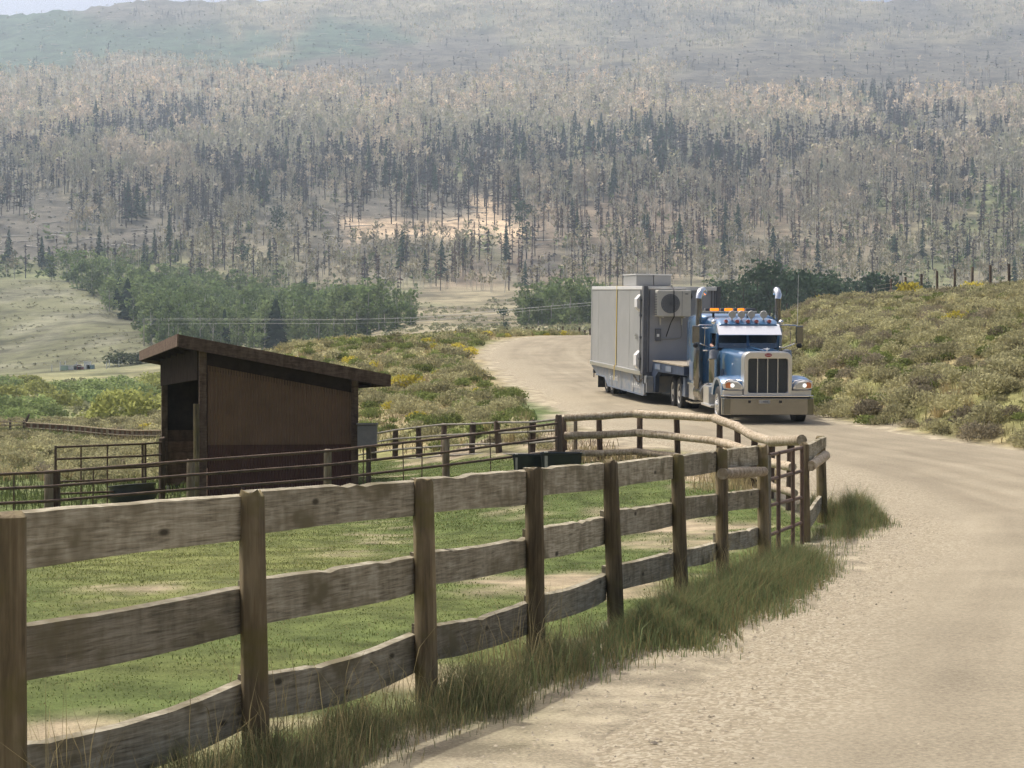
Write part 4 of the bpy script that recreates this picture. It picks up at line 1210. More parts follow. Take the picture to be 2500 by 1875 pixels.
# straw growing under the round rail fence
x, y, p, D = region_points(9000, 1200, 1680, 40, 51, lambda x, y, p, D: np.abs(x - np.interp(D, [40, 44, 46, 48, 51], [4.4, 4.4, 3.3, 1.6, .9])) < .5 + .8 * rng.random(len(x)))
c = np.array((.40, .33, .18)) * (1 + .2 * rng.normal(0, 1, (len(x), 1)))
blades('fence_straw', x, y, H(x, y), rng.uniform(.06, .28, len(x)), .012 + .01 * rng.random(len(x)), rng.uniform(.1, .7, len(x)), c, M['grass'])

# loose stones
def stones(name, x, y, s, col, mat):
    oc = np.array([(1, 0, 0), (-1, 0, 0), (0, 1, 0), (0, -1, 0), (0, 0, .7), (0, 0, -.5)]); of = np.array([(0, 2, 4), (2, 1, 4), (1, 3, 4), (3, 0, 4)])
    n = len(x); a = rng.uniform(0, 6.28, n); ca, sa = np.cos(a)[:, None], np.sin(a)[:, None]
    o = oc[None] * (1 + .35 * rng.normal(0, 1, (n, 6, 1))).clip(.4, 1.7)
    V = np.stack([(o[..., 0] * ca - o[..., 1] * sa) * s[:, None] + x[:, None], (o[..., 0] * sa + o[..., 1] * ca) * s[:, None] * .8 + y[:, None], o[..., 2] * s[:, None] + (H(x, y) + .028)[:, None]], -1)
    F = of[None] + (np.arange(n) * 6)[:, None, None]
    me = mesh_tris(name, V.reshape(-1, 3), F.reshape(-1, 3), [mat], np.repeat(col, 6, 0))
    ob = bpy.data.objects.new(name, me); put(ob); tag(ob, kind='stuff')
m_ = 26000
D = np.sqrt(rng.uniform(9 ** 2, 48 ** 2, m_)); l, r = road_lr(D * KD)
q = np.abs(rng.normal(0, 1, m_)); x = l + (q * 1.5 - .5) * np.where(rng.random(m_) < .8, 1, 4)
k = (x < r) & ~in_poly(x, D, PAD); x, y = x[k], (D * KD)[k]
s = .005 + .009 * rng.random(len(x)) ** 3 + .004 * (rng.random(len(x)) < .1)
c = np.array((.43, .375, .285)) * (1 + .2 * rng.normal(0, 1, (len(x), 1))).clip(.45, 1.5)
stones('loose_gravel', x, y, s, c, M['bark'])
x = []; y = []
for _ in range(150):
    D_ = math.sqrt(rng.uniform(10.5 ** 2, 45 ** 2)); l_, r_ = road_lr(D_ * KD); x.append(rng.uniform(l_ + .3, min(r_, l_ + 8))); y.append(D_ * KD)
x = np.array(x); y = np.array(y)
stones('dark_clods', x, y, .009 + .018 * rng.random(len(x)) ** 3, np.array((.17, .15, .12)) * np.ones((len(x), 1)), M['bark'])

# ------------------------------------------------------------------ near board fence
def local(o): return Vector(o.location)

def post(name, x, y, z0, z1, r, mat, root, lean=(0, 0), n=10, jag=.02, square=False):
    mb = MB(); rings = []
    zs = [z0, z0 + (z1 - z0) * .3, z0 + (z1 - z0) * .65, z1 - .02, z1]
    ph = random.uniform(0, 6)
    for i, z in enumerate(zs):
        t = (z - z0) / (z1 - z0); rr = r * (1.06 - .1 * t) * (.82 if i == 4 else 1)
        ring = []
        for k in range(4 if square else n):
            a = 2 * math.pi * (k + .5) / (4 if square else n)
            q = rr * (1.25 if square else 1 + .06 * math.sin(3 * a + ph + i))
            ring.append((x + lean[0] * t + q * math.cos(a), y + lean[1] * t + q * math.sin(a), z + (random.uniform(-jag, jag) if i == 4 else 0)))
        rings.append(ring)
    mb.loft(rings)
    return mb.build(name, mat, root, origin=local(root), smooth=not square)

def plank(name, A, B, mat, root, th=.045, n=16, wane=.012, sag=0., notch=0, seed=0):
    """A, B: (x, y, ztop, zbottom) at the two ends; a rough-sawn board with uneven edges"""
    rs = random.Random(seed); d = Vector((B[0] - A[0], B[1] - A[1], 0)).normalized(); s = Vector((-d.y, d.x, 0))
    mb = MB(); rings = []
    ph = rs.uniform(0, 9); wob = 0; nt = [rs.randint(1, n - 1) for _ in range(notch)]
    for i in range(n + 1):
        t = i / n; p = Vector((A[0] + (B[0] - A[0]) * t, A[1] + (B[1] - A[1]) * t, 0))
        zt = A[2] + (B[2] - A[2]) * t - sag * 4 * t * (1 - t); zb = A[3] + (B[3] - A[3]) * t - sag * 4 * t * (1 - t)
        wob += rs.uniform(-wane, wane) * .7; wob *= .8
        e = wob + (-.013 * rs.uniform(.5, 1.3) if i in nt else 0)
        f = .004 * math.sin(t * 5 + ph)
        o1 = s * (th / 2); b = s * (.008 * math.sin(t * 6.3 + ph))
        rings.append([p - o1 + b + Vector((0, 0, zb + f)), p + o1 + b + Vector((0, 0, zb + f * .5)), p + o1 + b + Vector((0, 0, zt + e + .006)), p - o1 + b + Vector((0, 0, zt + e - .004))])
    mb.loft(rings)
    return mb.build(name, mat, root, origin=local(root))

PXD = [(20, 9.4), (545, 11.4), (913, 13.7), (1153, 16.2), (1318, 18.8), (1464, 21.6), (1558, 24.2), (1647, 26.8)]
PTOP = [1107, 1064, 1035, 1011, 995, 983, 970, 962]
PXY = [XY(*q) for q in PXD]
fence = thing('board_fence', (PXY[3][0], PXY[3][1], h1(*PXY[3])), 'weathered three-board fence on round posts running along the road edge in front', 'fence')
LEAN = [(0, 0), (-.02, 0), (-.03, 0), (-.015, 0), (-.055, 0), (-.04, 0), (-.02, 0), (-.03, .02)]
for i, (x, y) in enumerate(PXY):
    zt = EYE + (889 - PTOP[i]) * PXD[i][1] / 4900
    post('post', x - LEAN[i][0], y, h1(x, y) - .25, zt, .068 if i else .074, M['post'], fence, LEAN[i])
# measured heights of the board ends: (left top, left bottom, right top, right bottom) per span
TOP = [(1110, 1236, 1070, 1165), (1062, 1155, 1040, 1114), (1036, 1112, 1017, 1089), (1012, 1076, 1000, 1055), (1003, 1057, 985, 1033), (986, 1032, 974, 1020), (974, 1017, 963, 1005)]
MID = [(1362, 1484, 1271, 1369), (1257, 1358, 1201, 1281), (1196, 1268, 1163, 1227), (1145, 1214, 1116, 1177), (1105, 1164, 1087, 1136), (1077, 1127, 1068, 1113), (1067, 1107, 1056, 1096)]
BOT = [(1617, 1740, 1473, 1576), (1462, 1562, 1368, 1454), (1351, 1426, 1300, 1368), (1288, 1350, 1238, 1295), (1223, 1279, 1190, 1244), (1186, 1226, 1171, 1210), (1153, 1191, 1138, 1176)]
sd = 0
for r, rows in enumerate((TOP, MID, BOT)):
    for i, (a, b, c, d) in enumerate(rows):
        (x0, y0), (x1, y1) = PXY[i], PXY[i + 1]
        dv = Vector((x1 - x0, y1 - y0)).normalized(); nv = Vector((-dv.y, dv.x)) * .060     # far side of the posts
        L = (dv.length and math.hypot(x1 - x0, y1 - y0))
        D0, D1 = PXD[i][1], PXD[i + 1][1]
        f = lambda v, D: EYE + (889 - v) * D / 4900
        A = (x0 + nv.x + dv.x * .004, y0 + nv.y + dv.y * .004, f(a, D0), f(b, D0)); B = (x1 + nv.x - dv.x * .004, y1 + nv.y - dv.y * .004, f(c, D1), f(d, D1))
        sd += 1
        plank('board', A, B, M['board'], fence, n=18, wane=.0045 + .003 * (i == 2), sag=[0.0, .006, .045][r] * (1 if i < 4 else .4), notch=[0, 3, 2, 3, 1, 1, 1][i] if r != 2 else 1, seed=sd * 7 + 3)
# short length of round rail under the top board of the last span
mb = MB(); (x0, y0), (x1, y1) = PXY[6], PXY[7]
za, zb = EYE + (889 - 1023) * 24.2 / 4900, EYE + (889 - 1018) * 26.8 / 4900
mb.tube([(x0 + .0, y0 - .09, za), (x0 * .6 + x1 * .4, y0 * .6 + y1 * .4 - .095, za * .6 + zb * .4 + .008), (x1, y1 - .09, zb)], [.062, .066, .058], 10)
mb.build('round_rail', M['log'], fence, origin=local(fence), smooth=True)

# ------------------------------------------------------------------ red pipe gate
g0, g1 = XY(1662, 27.4), XY(1733, 29.8)
gate = thing('pipe_gate', (*g0, h1(*g0)), 'rusty red five-bar pipe gate between the board fence and the road corner', 'gate')
RB = [(983, 967), (1036, 1017), (1092, 1074), (1156, 1128), (1206, 1184)]
Lg = Vector((g1[0] - g0[0], g1[1] - g0[1], 0))
zq = lambda v, D: EYE + (889 - v) * D / 4900
for a, b in RB:
    mb = MB(); mb.tube([(*g0, zq(a, 27.4)), (*g1, zq(b, 29.8))], .024, 8); mb.build('bar', M['redpipe'], gate, origin=local(gate), smooth=True)
for px_, D_ in ((1679, 28.0), (1712, 29.05), (1733, 29.75)):
    t = (D_ - 27.4) / 2.4; x, y = g0[0] + Lg.x * t, g0[1] + Lg.y * t
    za = zq(RB[0][0] * (1 - t) + RB[0][1] * t, D_); zb = zq(RB[4][0] * (1 - t) + RB[4][1] * t, D_)
    mb = MB(); mb.tube([(x, y - .027, zb - .03), (x, y - .027, za + .02)], .027, 8); mb.build('upright', M['redpipe'], gate, origin=local(gate), smooth=True)
mb = MB(); mb.tube([(*g0, zq(RB[4][0], 27.4)), (*g0, zq(RB[0][0], 27.4))], .022, 8); mb.build('end_bar', M['greypipe'], gate, origin=local(gate), smooth=True)

# ------------------------------------------------------------------ round-rail (log) fence along the road
LG = [(1221, 48.0), (1297, 47.6), (1383, 47), (1466, 46), (1555, 44.2), (1596, 42.6), (1629, 41), (1666, 38.6), (1707, 36.4), (1742, 30.2), (1783, 34)]
lx = [XY(*q) for q in LG]
rail = thing('log_rail_fence', (*lx[3], h1(*lx[3])), 'curved fence of pale peeled log rails on dark posts beside the road', 'fence')
for i in (0, 1, 2, 3, 4, 5, 6, 7, 8):
    x, y = lx[i]; top = [905, 897, 889, 898, 903, 916, 938, 948, 948][i] - 3
    post('post', x, y + .11, h1(x, y) - .2, zq(top, LG[i][1]), .062, M['darkpost'], rail, (random.uniform(-.04, .04), 0))
x, y = XY(1243, 49.5); post('post', x, y, h1(x, y) - .2, zq(903, 49.5), .045, M['oldpost'], rail)['label'] = 'short orange-brown post beside the first rail end'
x, y = lx[9]; post('post', x, y, h1(x, y) - .2, zq(957, 30.2), .062, M['post'], rail, (-.03, 0))
x, y = lx[10]; post('post', x - .03, y, h1(x, y) - .25, zq(944, 34), .075, M['post'], rail, (-.05, 0))
R1 = [(1221, 903), (1297, 899), (1372, 894), (1454, 898), (1543, 904), (1591, 921), (1627, 942), (1665, 953), (1700, 952), (1732, 951)]
R2 = [(1221, 941), (1297, 939), (1377, 935), (1459, 943), (1551, 954), (1604, 968), (1630, 980), (1665, 1000), (1712, 1008)]
R3 = [(1223, 979), (1297, 979), (1372, 976), (1455, 985), (1551, 1000), (1600, 1012), (1640, 1030), (1668, 1052), (1716, 1065)]
DX = [q[0] for q in LG[:9]] + [1783]; DDp = [q[1] for q in LG[:9]] + [34]
def rails(rows, r, name, cuts):
    pts = [P(a, b, float(np.interp(a, DX, DDp)) - .35) for a, b in rows]
    for a, b in cuts:
        seg = []
        sub = pts[a:b + 1]
        for i in range(len(sub) - 1):
            for t in (0, .33, .66): seg.append(sub[i].lerp(sub[i + 1], t))
        seg.append(sub[-1])
        for k, q in enumerate(seg): q.z += random.uniform(-.006, .006); seg[k] = q
        rr = [r * random.uniform(.9, 1.08) * (1.08 - .12 * k / len(seg)) for k in range(len(seg))]
        mb = MB(); mb.tube(seg, rr, 10); mb.build(name, M['log'], rail, origin=local(rail), smooth=True)
rails(R1, .082, 'log_rail', [(0, 2), (2, 4), (4, 7), (7, 9)])
rails(R2, .078, 'log_rail', [(0, 2), (2, 4), (4, 8)])
rails(R3, .07, 'log_rail', [(0, 2), (2, 5), (5, 8)])
# boards and a log between the gate post and the corner post
def zz(v, D): return zq(v, D)
gp, cp = lx[9], lx[10]
plank('board', (gp[0], gp[1] + .07, zz(962, 30.2), zz(1000, 30.2)), (cp[0], cp[1] + .07, zz(944, 34), zz(966, 34)), M['board'], rail, n=8, seed=901)
plank('board', (gp[0], gp[1] + .07, zz(1110, 30.2), zz(1150, 30.2)), (cp[0] - .05, cp[1] + .07, zz(1070, 34), zz(1100, 34)), M['board'], rail, n=8, seed=902)
mb = MB(); mb.tube([(gp[0] + .05, gp[1] - .05, zz(1005, 30.6)), (cp[0] - .02, cp[1] - .1, zz(985, 33.6))], [.07, .075], 10); mb.build('log_rail', M['log'], rail, origin=local(rail), smooth=True)

# ------------------------------------------------------------------ pipe corral fence in front of the shed
CP = [(-60, 37), (105, 38), (412, 40), (708, 41.2), (963, 44), (1207, 47)]
CT = [1026, 1016, 993, 970, 947, 897]
cx = [XY(*q) for q in CP]
corral = thing('pipe_corral_fence', (*cx[2], h1(*cx[2])), 'rusty three-rail pipe fence on wooden posts in front of the brown shed', 'fence')
for i in range(1, 6):
    x, y = cx[i]
    post('post', x, y + .02, h1(x, y) - .2, zq(CT[i], CP[i][1]), .075, M['oldpost'] if i < 5 else M['darkpost'], corral)
x, y = XY(114, 38.2); post('post', x + .05, y + .05, h1(x, y) - .2, zq(1018, 38.2), .062, M['darkpost'], corral, square=True)
TOPR = [(-60, 1027), (105, 1020), (412, 995), (708, 974), (963, 946), (1203, 915)]
for off0, off1 in ((0, 0), (32, 30), (63, 59), (97, 90)):
    mb = MB(); q = []
    for i, (a, b) in enumerate(TOPR):
        D = float(np.interp(a, [c[0] for c in CP], [c[1] for c in CP])) - .3
        q.append(P(a, b + off0 + (off1 - off0) * (a + 60) / 1263 + random.uniform(-.8, .8), D))
    mb.tube(q, .025, 8); mb.build('rail', M['pipe'], corral, origin=local(corral), smooth=True)
for a in (30, 202, 785, 870, 912, 1058, 1140):
    D = float(np.interp(a, [c[0] for c in CP], [c[1] for c in CP])) - .26
    t = float(np.interp(a, [c[0] for c in TOPR], [c[1] for c in TOPR])); x, y = XY(a, D)
    mb = MB(); mb.tube([(x + random.uniform(-.02, .04), y, h1(x, y)), (x, y, zq(t, D))], .012, 6); mb.build('stay', M['pipe'], corral, origin=local(corral), smooth=True)

# fence behind, at the foot of the bank
BF = [(770, 62.5), (808, 62), (853, 61), (905, 60), (957, 58), (1018, 55.5), (1080, 53), (1148, 50), (1200, 48)]
BT_ = [940, 935, 928, 922, 916, 913, 911, 909, 905]
bx = [XY(*q) for q in BF]
back = thing('bank_foot_fence', (*bx[4], h1(*bx[4])), 'dark-posted fence with thin pale rails at the foot of the grassy bank', 'fence')
for i in range(1, 8):
    x, y = bx[i]; post('post', x, y + .06, h1(x, y) - .2, zq(BT_[i] - 1, BF[i][1]), .078, M['darkpost'], back, (random.uniform(-.08, .05), 0), n=8)
for off in (0, 22, 47, 70, 92):
    mb = MB(); q = []
    for i in range(len(BF)):
        sc = 62 / BF[i][1]
        q.append(P(BF[i][0], BT_[i] + 2 + off * (.86 if i < 3 else .95) * (.92 + .08 * sc) + random.uniform(-1.5, 1.5), BF[i][1] - .1))
    mb.tube(q, .024, 8); mb.build('rail', M['greypipe'], back, origin=local(back), smooth=True)

# ------------------------------------------------------------------ pipe gate panels left of the shed
pg = thing('pipe_panel_gate', (*XY(235, 47), h1(*XY(235, 47))), 'thin dark pipe gate panel standing open left of the shed', 'gate')
def lerp(a, b, t): return a + (b - a) * t
rows = [(962, 955), (988, 981), (1013, 1005), (1037, 1030), (1063, 1056), (1096, 1086)]
for a, b in rows:
    mb = MB(); mb.tube([P(120, a + 4, 45), P(310, b + 4, 49), P(348, b + 1, 50)], .022, 8); mb.build('bar', M['pipe'], pg, origin=local(pg), smooth=True)
for p_, D_ in ((120, 45), (175, 46.2), (232, 47.4), (308, 49), (314, 49.1), (348, 50)):
    t = (p_ - 120) / 228
    mb = MB(); mb.tube([P(p_, lerp(963, 955, t), D_), P(p_, lerp(1098, 1088, t) + 4, D_)], .026 if p_ in (120, 308, 314, 348) else .016, 6); mb.build('upright', M['pipe'], pg, origin=local(pg), smooth=True)
x, y = XY(350, 50.4); post('hinge_post', x, y, h1(x, y) - .1, zq(945, 50.4), .07, M['darkpost'], pg, n=8)

# ------------------------------------------------------------------ brown run-in shed
EF = Vector((-.289, .957, 0)); ES = Vector((.957, .289, 0)); O = Vector((-6.06, 32.3, 0))
Wd, Ln = 3.11, 8.45
def SP(s, f, z): return O + ES * s + EF * f + Vector((0, 0, z))
shed = thing('livestock_shed', (O.x, O.y, h1(O.x, O.y)), 'dark brown open-fronted livestock shed with a single-pitch roof in the paddock', 'shed')
so = local(shed)
def roof_z(s): return 3.278 - .18 * (s + .42)
def sbox(mb, s0, s1, f0, f1, z00, z01, z10=None, z11=None):
    """box in shed axes, bottom z00 / top z01 at s0, z10 / z11 at s1"""
    z10 = z00 if z10 is None else z10; z11 = z01 if z11 is None else z11
    v = [SP(s0, f0, z00), SP(s1, f0, z10), SP(s1, f1, z10), SP(s0, f1, z00), SP(s0, f0, z01), SP(s1, f0, z11), SP(s1, f1, z11), SP(s0, f1, z01)]
    mb.add(v, [(3, 2, 1, 0), (4, 5, 6, 7), (0, 1, 5, 4), (1, 2, 6, 5), (2, 3, 7, 6), (3, 0, 4, 7)])
def gz(s, f):
    q = SP(s, f, 0); return h1(q.x, q.y)
R0, R1_ = -.42, Wd + .58; F0, F1 = -.28, 9.3
mb = MB(); sbox(mb, R0, R1_, F0, F1, roof_z(R0) - .05, roof_z(R0), roof_z(R1_) - .05, roof_z(R1_)); roof = mb.build('roof', M['shedtrim'], shed, origin=so)
for nm, a in (('rake_board', (R0, R1_, F0 - .035, F0)), ('rake_board', (R0, R1_, F1, F1 + .035))):
    mb = MB(); sbox(mb, *a, roof_z(R0) - .245, roof_z(R0) - .008, roof_z(R1_) - .245, roof_z(R1_) - .008); mb.build(nm, M['shedtrim'], roof, origin=so).parent = roof
for nm, a in (('eave_board', (R0 - .035, R0, F0 - .035, F1 + .035)), ('eave_board', (R1_, R1_ + .035, F0 - .035, F1 + .035))):
    mb = MB(); sbox(mb, *a, roof_z(a[0]) - .235, roof_z(a[0])); mb.build(nm, M['shedtrim'], roof, origin=so)
for o in list(COL.objects):
    if o.parent == roof: o.location = (0, 0, 0)
# rafters seen under the overhang
for k in range(7):
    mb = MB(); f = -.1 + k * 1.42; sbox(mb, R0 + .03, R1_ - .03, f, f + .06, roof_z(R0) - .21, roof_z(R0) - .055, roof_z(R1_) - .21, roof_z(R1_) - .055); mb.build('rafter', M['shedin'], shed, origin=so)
# side wall: corrugated metal in two sheets, framed by posts
def corr(name, s0, s1, zb, zt0, zt1, mat, f=0.03, pitch=.052):
    n = int((s1 - s0) / pitch * 4); V = []; 
    for i in range(n + 1):
        s = s0 + (s1 - s0) * i / n; d = (0, -.012, -.012, 0)[i % 4]
        t = (s - s0) / (s1 - s0)
        V += [SP(s, f + d, zb if not callable(zb) else zb(s)), SP(s, f + d, zt0 + (zt1 - zt0) * t)]
    m2 = MB(); m2.add(V, [(2 * i, 2 * i + 2, 2 * i + 3, 2 * i + 1) for i in range(n)])
    o = m2.build(name, mat, shed, origin=so)
    so_ = o.modifiers.new('sheet', 'SOLIDIFY'); so_.thickness = .006; so_.offset = 1
    return o
corr('upper_siding', .16, Wd - .12, 1.15, 2.70, 2.18, M['shedwall'])
corr('lower_siding', .16, Wd - .12, lambda s: gz(s, 0) - .02, 1.165, 1.165, M['shedlow'], f=.05)
mb = MB(); sbox(mb, .13, Wd - .1, .03, .1, 2.60, roof_z(.13) - .06, 2.08, roof_z(Wd - .1) - .06); mb.build('top_beam', M['shedin'], shed, origin=so)  # shadow band below the rake is put into this beam's dark colour
for s, f in ((.0, 0), (Wd - .12, 0), (0, Ln - .14), (Wd - .12, Ln - .14)):
    mb = MB(); sbox(mb, s, s + .14, f - .02, f + .12, gz(s, f) + .12, roof_z(s) - .06); mb.build('corner_post', M['shedtrim'], shed, origin=so, bevel=.006)
    if s == 0:
        mb = MB(); sbox(mb, s - .04, s + .18, f - .06, f + .16, gz(s, f) - .15, gz(s, f) + .2); mb.build('concrete_footing', M['concrete'], shed, origin=so, bevel=.02)
mb = MB(); sbox(mb, -.03, .03, .12, Ln - .14, 2.42, roof_z(0) - .1); mb.build('front_header', M['shedin'], shed, origin=so)  # overhang shade is painted in by the darkened timber colour
mb = MB(); sbox(mb, Wd - .05, Wd, .12, Ln - .1, gz(Wd, 3) - .3, roof_z(Wd) - .06); mb.build('rear_wall', M['shedwall'], shed, origin=so)
for k in range(5):
    mb = MB(); z = gz(1, Ln) + .02 + k * .27; sbox(mb, .14, Wd - .1, Ln - .09, Ln - .05, z, z + .262); mb.build('plank', M['shedplank'], shed, origin=so)
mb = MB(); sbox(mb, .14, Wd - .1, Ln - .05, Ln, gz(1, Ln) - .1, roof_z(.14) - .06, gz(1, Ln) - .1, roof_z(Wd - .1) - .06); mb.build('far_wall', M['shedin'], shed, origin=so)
for k in range(4):
    mb = MB(); z = .05 + k * .25; sbox(mb, .18, .22, .15, 2.9, gz(0, 1.4) - .25 + k * .25, gz(0, 1.4) - .02 + k * .25); mb.build('plank', M['shedplank'], shed, origin=so)
mb = MB(); q = SP(-.06, -.04, 0); mb.tube([(q.x, q.y, gz(0, 0) + .2), (q.x, q.y, 1.95)], .055, 10); mb.build('round_post', M['post'], shed, origin=so, smooth=True)

# grey box on a post by the shed's rear corner
x, y = XY(797, 45)
gb = thing('utility_box', (x, y, h1(x, y)), 'plain grey metal box on a post at the right corner of the shed', 'utility box')
mb = MB(); mb.box(x - .22, x + .16, y - .12, y + .1, zq(966, 45), zq(918, 45)); mb.build('cabinet', M['greybox'], gb, origin=local(gb), bevel=.012)
mb = MB(); mb.box(x - .24, x + .18, y - .15, y + .12, zq(918, 45) + .002, zq(917, 45) + .03); mb.build('lid', M['greybox'], gb, origin=local(gb), bevel=.006)
post('post', x - .02, y + .16, h1(x, y) - .1, zq(925, 45), .05, M['darkpost'], gb, n=8)

# ------------------------------------------------------------------ tubs
x, y = XY(289, 48); zb = h1(x, y)
tub = thing('feed_tub', (x, y, zb - .02), 'big round black rubber feed tub tilted on the grass left of the shed', 'feed tub', rot=(math.radians(-3), math.radians(-5), 0))
mb = MB(); mb.lathe([(.28, 0), (.30, .02), (.36, .12), (.435, .23), (.45, .25), (.43, .265), (.41, .28), (.40, .40), (.42, .44), (.44, .45), (.425, .455), (.385, .42), (.36, .3), (.27, .06), (.01, .05)], (0, 0, 0), 'z', 28); mb.v = [(a * 1.16, b * 1.16, c * 1.15) for a, b, c in mb.v]; mb.build('tub_body', M['rubber'], tub, smooth=True)
mb = MB(); mb.lathe([(.01, .34), (.2, .36), (.35, .33), (.36, .30), (.01, .28)], (0, 0, 0), 'z', 16); mb.build('hay', M['hay'], tub)
for i, (p, D, w, lb) in enumerate(((1140, 45.2, .30, 'left of two black troughs below the end of the log fence'), (1212, 44.4, .40, 'right of two black troughs below the end of the log fence, the larger'))):
    x, y = XY(p, D); zb = h1(x, y); zt = zq(977 if i else 981, D)
    tr = thing('water_trough', (x, y, zb), lb, 'trough', 'black troughs by the log fence')
    mb = MB()
    def oval(rx, ry, z): return [(rx * max(-1, min(1, 1.25 * math.cos(a))) , ry * math.sin(a), z) for a in [2 * math.pi * k / 20 for k in range(20)]]
    hz = zt - zb
    mb.loft([oval(w * .86, .26, .0), oval(w * .9, .29, .05), oval(w * .99, .33, hz - .03), oval(w * 1.03, .36, hz - .02), oval(w * 1.03, .36, hz), oval(w * .95, .30, hz), oval(w * .84, .23, .07)])
    mb.build('trough_body', M['tub'], tr, smooth=True)
    mb = MB(); mb.box(-w * .82, -w * .68, -.40, -.355, .02, hz - .06); mb.build('stake', M['concrete'], tr)
    mb = MB(); mb.box(-w * .84, -w * .66, -.41, -.25, hz + .003, hz + .02); mb.build('clamp', M['alu'], tr)

# ------------------------------------------------------------------ far fences and things in the left meadow
ff = [(56, 128, 912), (110, 122, 915), (165, 116, 919), (225, 110, 925), (285, 106, 929), (350, 103, 929)]
fx0 = XY(225, 110)
ft = thing('slatted_far_fence', (*fx0, h1(*fx0)), 'long far fence of upright brown slats beyond the sage left of the shed', 'fence')
pts_ = []
NS = 27
for k in range(NS + 1):
    s = k / NS; p_ = 56 + (352 - 56) * (1 - (1 - s) ** 1.25); D = float(np.interp(p_, [q[0] for q in ff], [q[1] for q in ff])); t_ = float(np.interp(p_, [q[0] for q in ff], [q[2] for q in ff]))
    pts_.append((p_, D, t_))
for k, (p_, D, t_) in enumerate(pts_):
    x, y = XY(p_, D)
    mb = MB(); mb.box(x - .09, x + .09, y - .05, y + .05, h1(x, y) - .1, zq(t_, D)); mb.build('post', M['oldpost'], ft, origin=local(ft))
    if k < NS:
        p2, D2, t2 = pts_[k + 1]; x2, y2 = XY(p2, D2)
        mx_, my_ = (x + x2) / 2, (y + y2) / 2; hw = abs(x2 - x) * .27
        mb = MB(); mb.box(mx_ - hw, mx_ + hw, my_ + .06, my_ + .1, h1(mx_, my_) + .1, zq((t_ + t2) / 2 + 2, (D + D2) / 2)); mb.build('slat', M['shedplank'], ft, origin=local(ft))
for off in (1, 12, 23):
    mb = MB(); mb.tube([P(q[0], q[2] + off, q[1] - .25) for q in pts_[::3]], .035, 6); mb.build('rail', M['oldpost'], ft, origin=local(ft))
lf = thing('rail_far_fence', (*XY(20, 128), h1(*XY(20, 128))), 'short run of grey wooden rails at the far left edge beyond the sage', 'fence')
for p_ in (-40, 22, 52):
    x, y = XY(p_, 128); post('post', x, y, h1(x, y) - .1, zq(908, 128), .07, M['darkpost'], lf, n=6)
for off in (911, 918, 926, 934):
    mb = MB(); mb.tube([P(-60, off + 1, 127.7), P(56, off, 127.7)], .04, 6); mb.build('rail', M['oldpost'], lf, origin=local(lf))
mb = MB(); mb.tube([P(54, 915, 129), P(62, 897, 129), P(64, 893, 129)], [.09, .06, .02], 6)
sg = mb.build('broken_stump', M['darkpost'], None, origin=P(54, 915, 129), smooth=True); tag(sg, 'broken dark snag sticking up at the corner of the far fences', 'stump')
# hives / boxes and white stakes on the meadow
for p_, w, hh, mat, lb in ((158, 1.1, .5, 'white', 'small white box on the meadow, left in the row of boxes'), (168, .9, .6, 'hred', 'dark red box in the row of boxes on the meadow'), (176, .8, .35, 'hred', 'low red box with pale lid in the row of boxes on the meadow'),
                       (189, .8, .95, 'white', 'tallest white box at the right of the row on the meadow'), (196, .9, .5, 'hteal', 'blue-grey box at the right end of the row on the meadow'), (140, 1.0, .6, 'hgreen', 'pale green box at the left end of the row on the meadow')):
    if mat not in M: M[mat] = plain(mat, {'hred': (.28, .06, .05), 'hteal': (.20, .32, .36), 'hgreen': (.42, .55, .40)}[mat], .6)
    w *= 1.3; hh *= 1.3; x, y = XY(p_, 385); z = h1(x, y)
    bxr = thing('hive_box', (x, y, z), lb, 'box')
    mb = MB(); mb.box(-w / 2, w / 2, -.4, .4, 0, hh); mb.build('box_body', M[mat], bxr)
    mb = MB(); mb.box(-w / 2 - .05, w / 2 + .05, -.45, .45, hh + .002, hh + .12); mb.build('lid', M['white'], bxr)
for p_ in (112, 130, 141, 166, 230, 236, 247, 257):
    x, y = XY(p_, 385 + random.uniform(-4, 4)); mb = MB(); z = h1(x, y); mb.box(x - .06, x + .06, y - .06, y + .06, z - .1, z + random.uniform(1.1, 1.6))
    o = mb.build('white_stake', M['white'], None, origin=(x, y, z)); tag(o, 'thin white stake standing around the boxes on the meadow', 'stake', 'white stakes around the meadow boxes')
# wire fence on the crest of the right bank
wf = thing('wire_fence', (*XY(2060, 150), h1(*XY(2060, 150))), 'wire fence with dark wooden posts along the crest of the right bank', 'fence')
for p_, t_, D in ((1925, 602, 165), (1957, 598, 160), (1990, 592, 156), (2025, 585, 152), (2062, 581, 148), (2100, 577, 144), (2140, 573, 140), (2180, 570, 137), (2222, 566, 133), (2268, 562, 130)):
    x, y = XY(p_, D); zt = max(zq(t_, D), h1(x, y) + .9); post('post', x, y, h1(x, y) - .2, zt, .085, M['darkpost'], wf, (random.uniform(-.06, .06), 0), n=7)
for off in (6, 14, 22):
    mb = MB(); mb.tube([P(1890, 612 + off, 168), P(1990, 594 + off, 156), P(2100, 579 + off, 144), P(2268, 564 + off, 130)], .008, 4); mb.build('wire', M['greypipe'], wf, origin=local(wf))
fw = thing('far_wire_fence', (*XY(1200, 205), h1(*XY(1200, 205))), 'row of small dark posts with wire beyond the road bend', 'fence')
for k in range(15):
    p_ = 1095 + k * 14.5 - k * k * .12; D = 205 - k * 1.2; x, y = XY(p_, D); mb = MB(); z = h1(x, y); mb.box(x - .07, x + .07, y - .07, y + .07, z - .2, z + 1.0 + random.uniform(-.15, .15)); mb.build('post', M['darkpost'], fw, origin=local(fw))
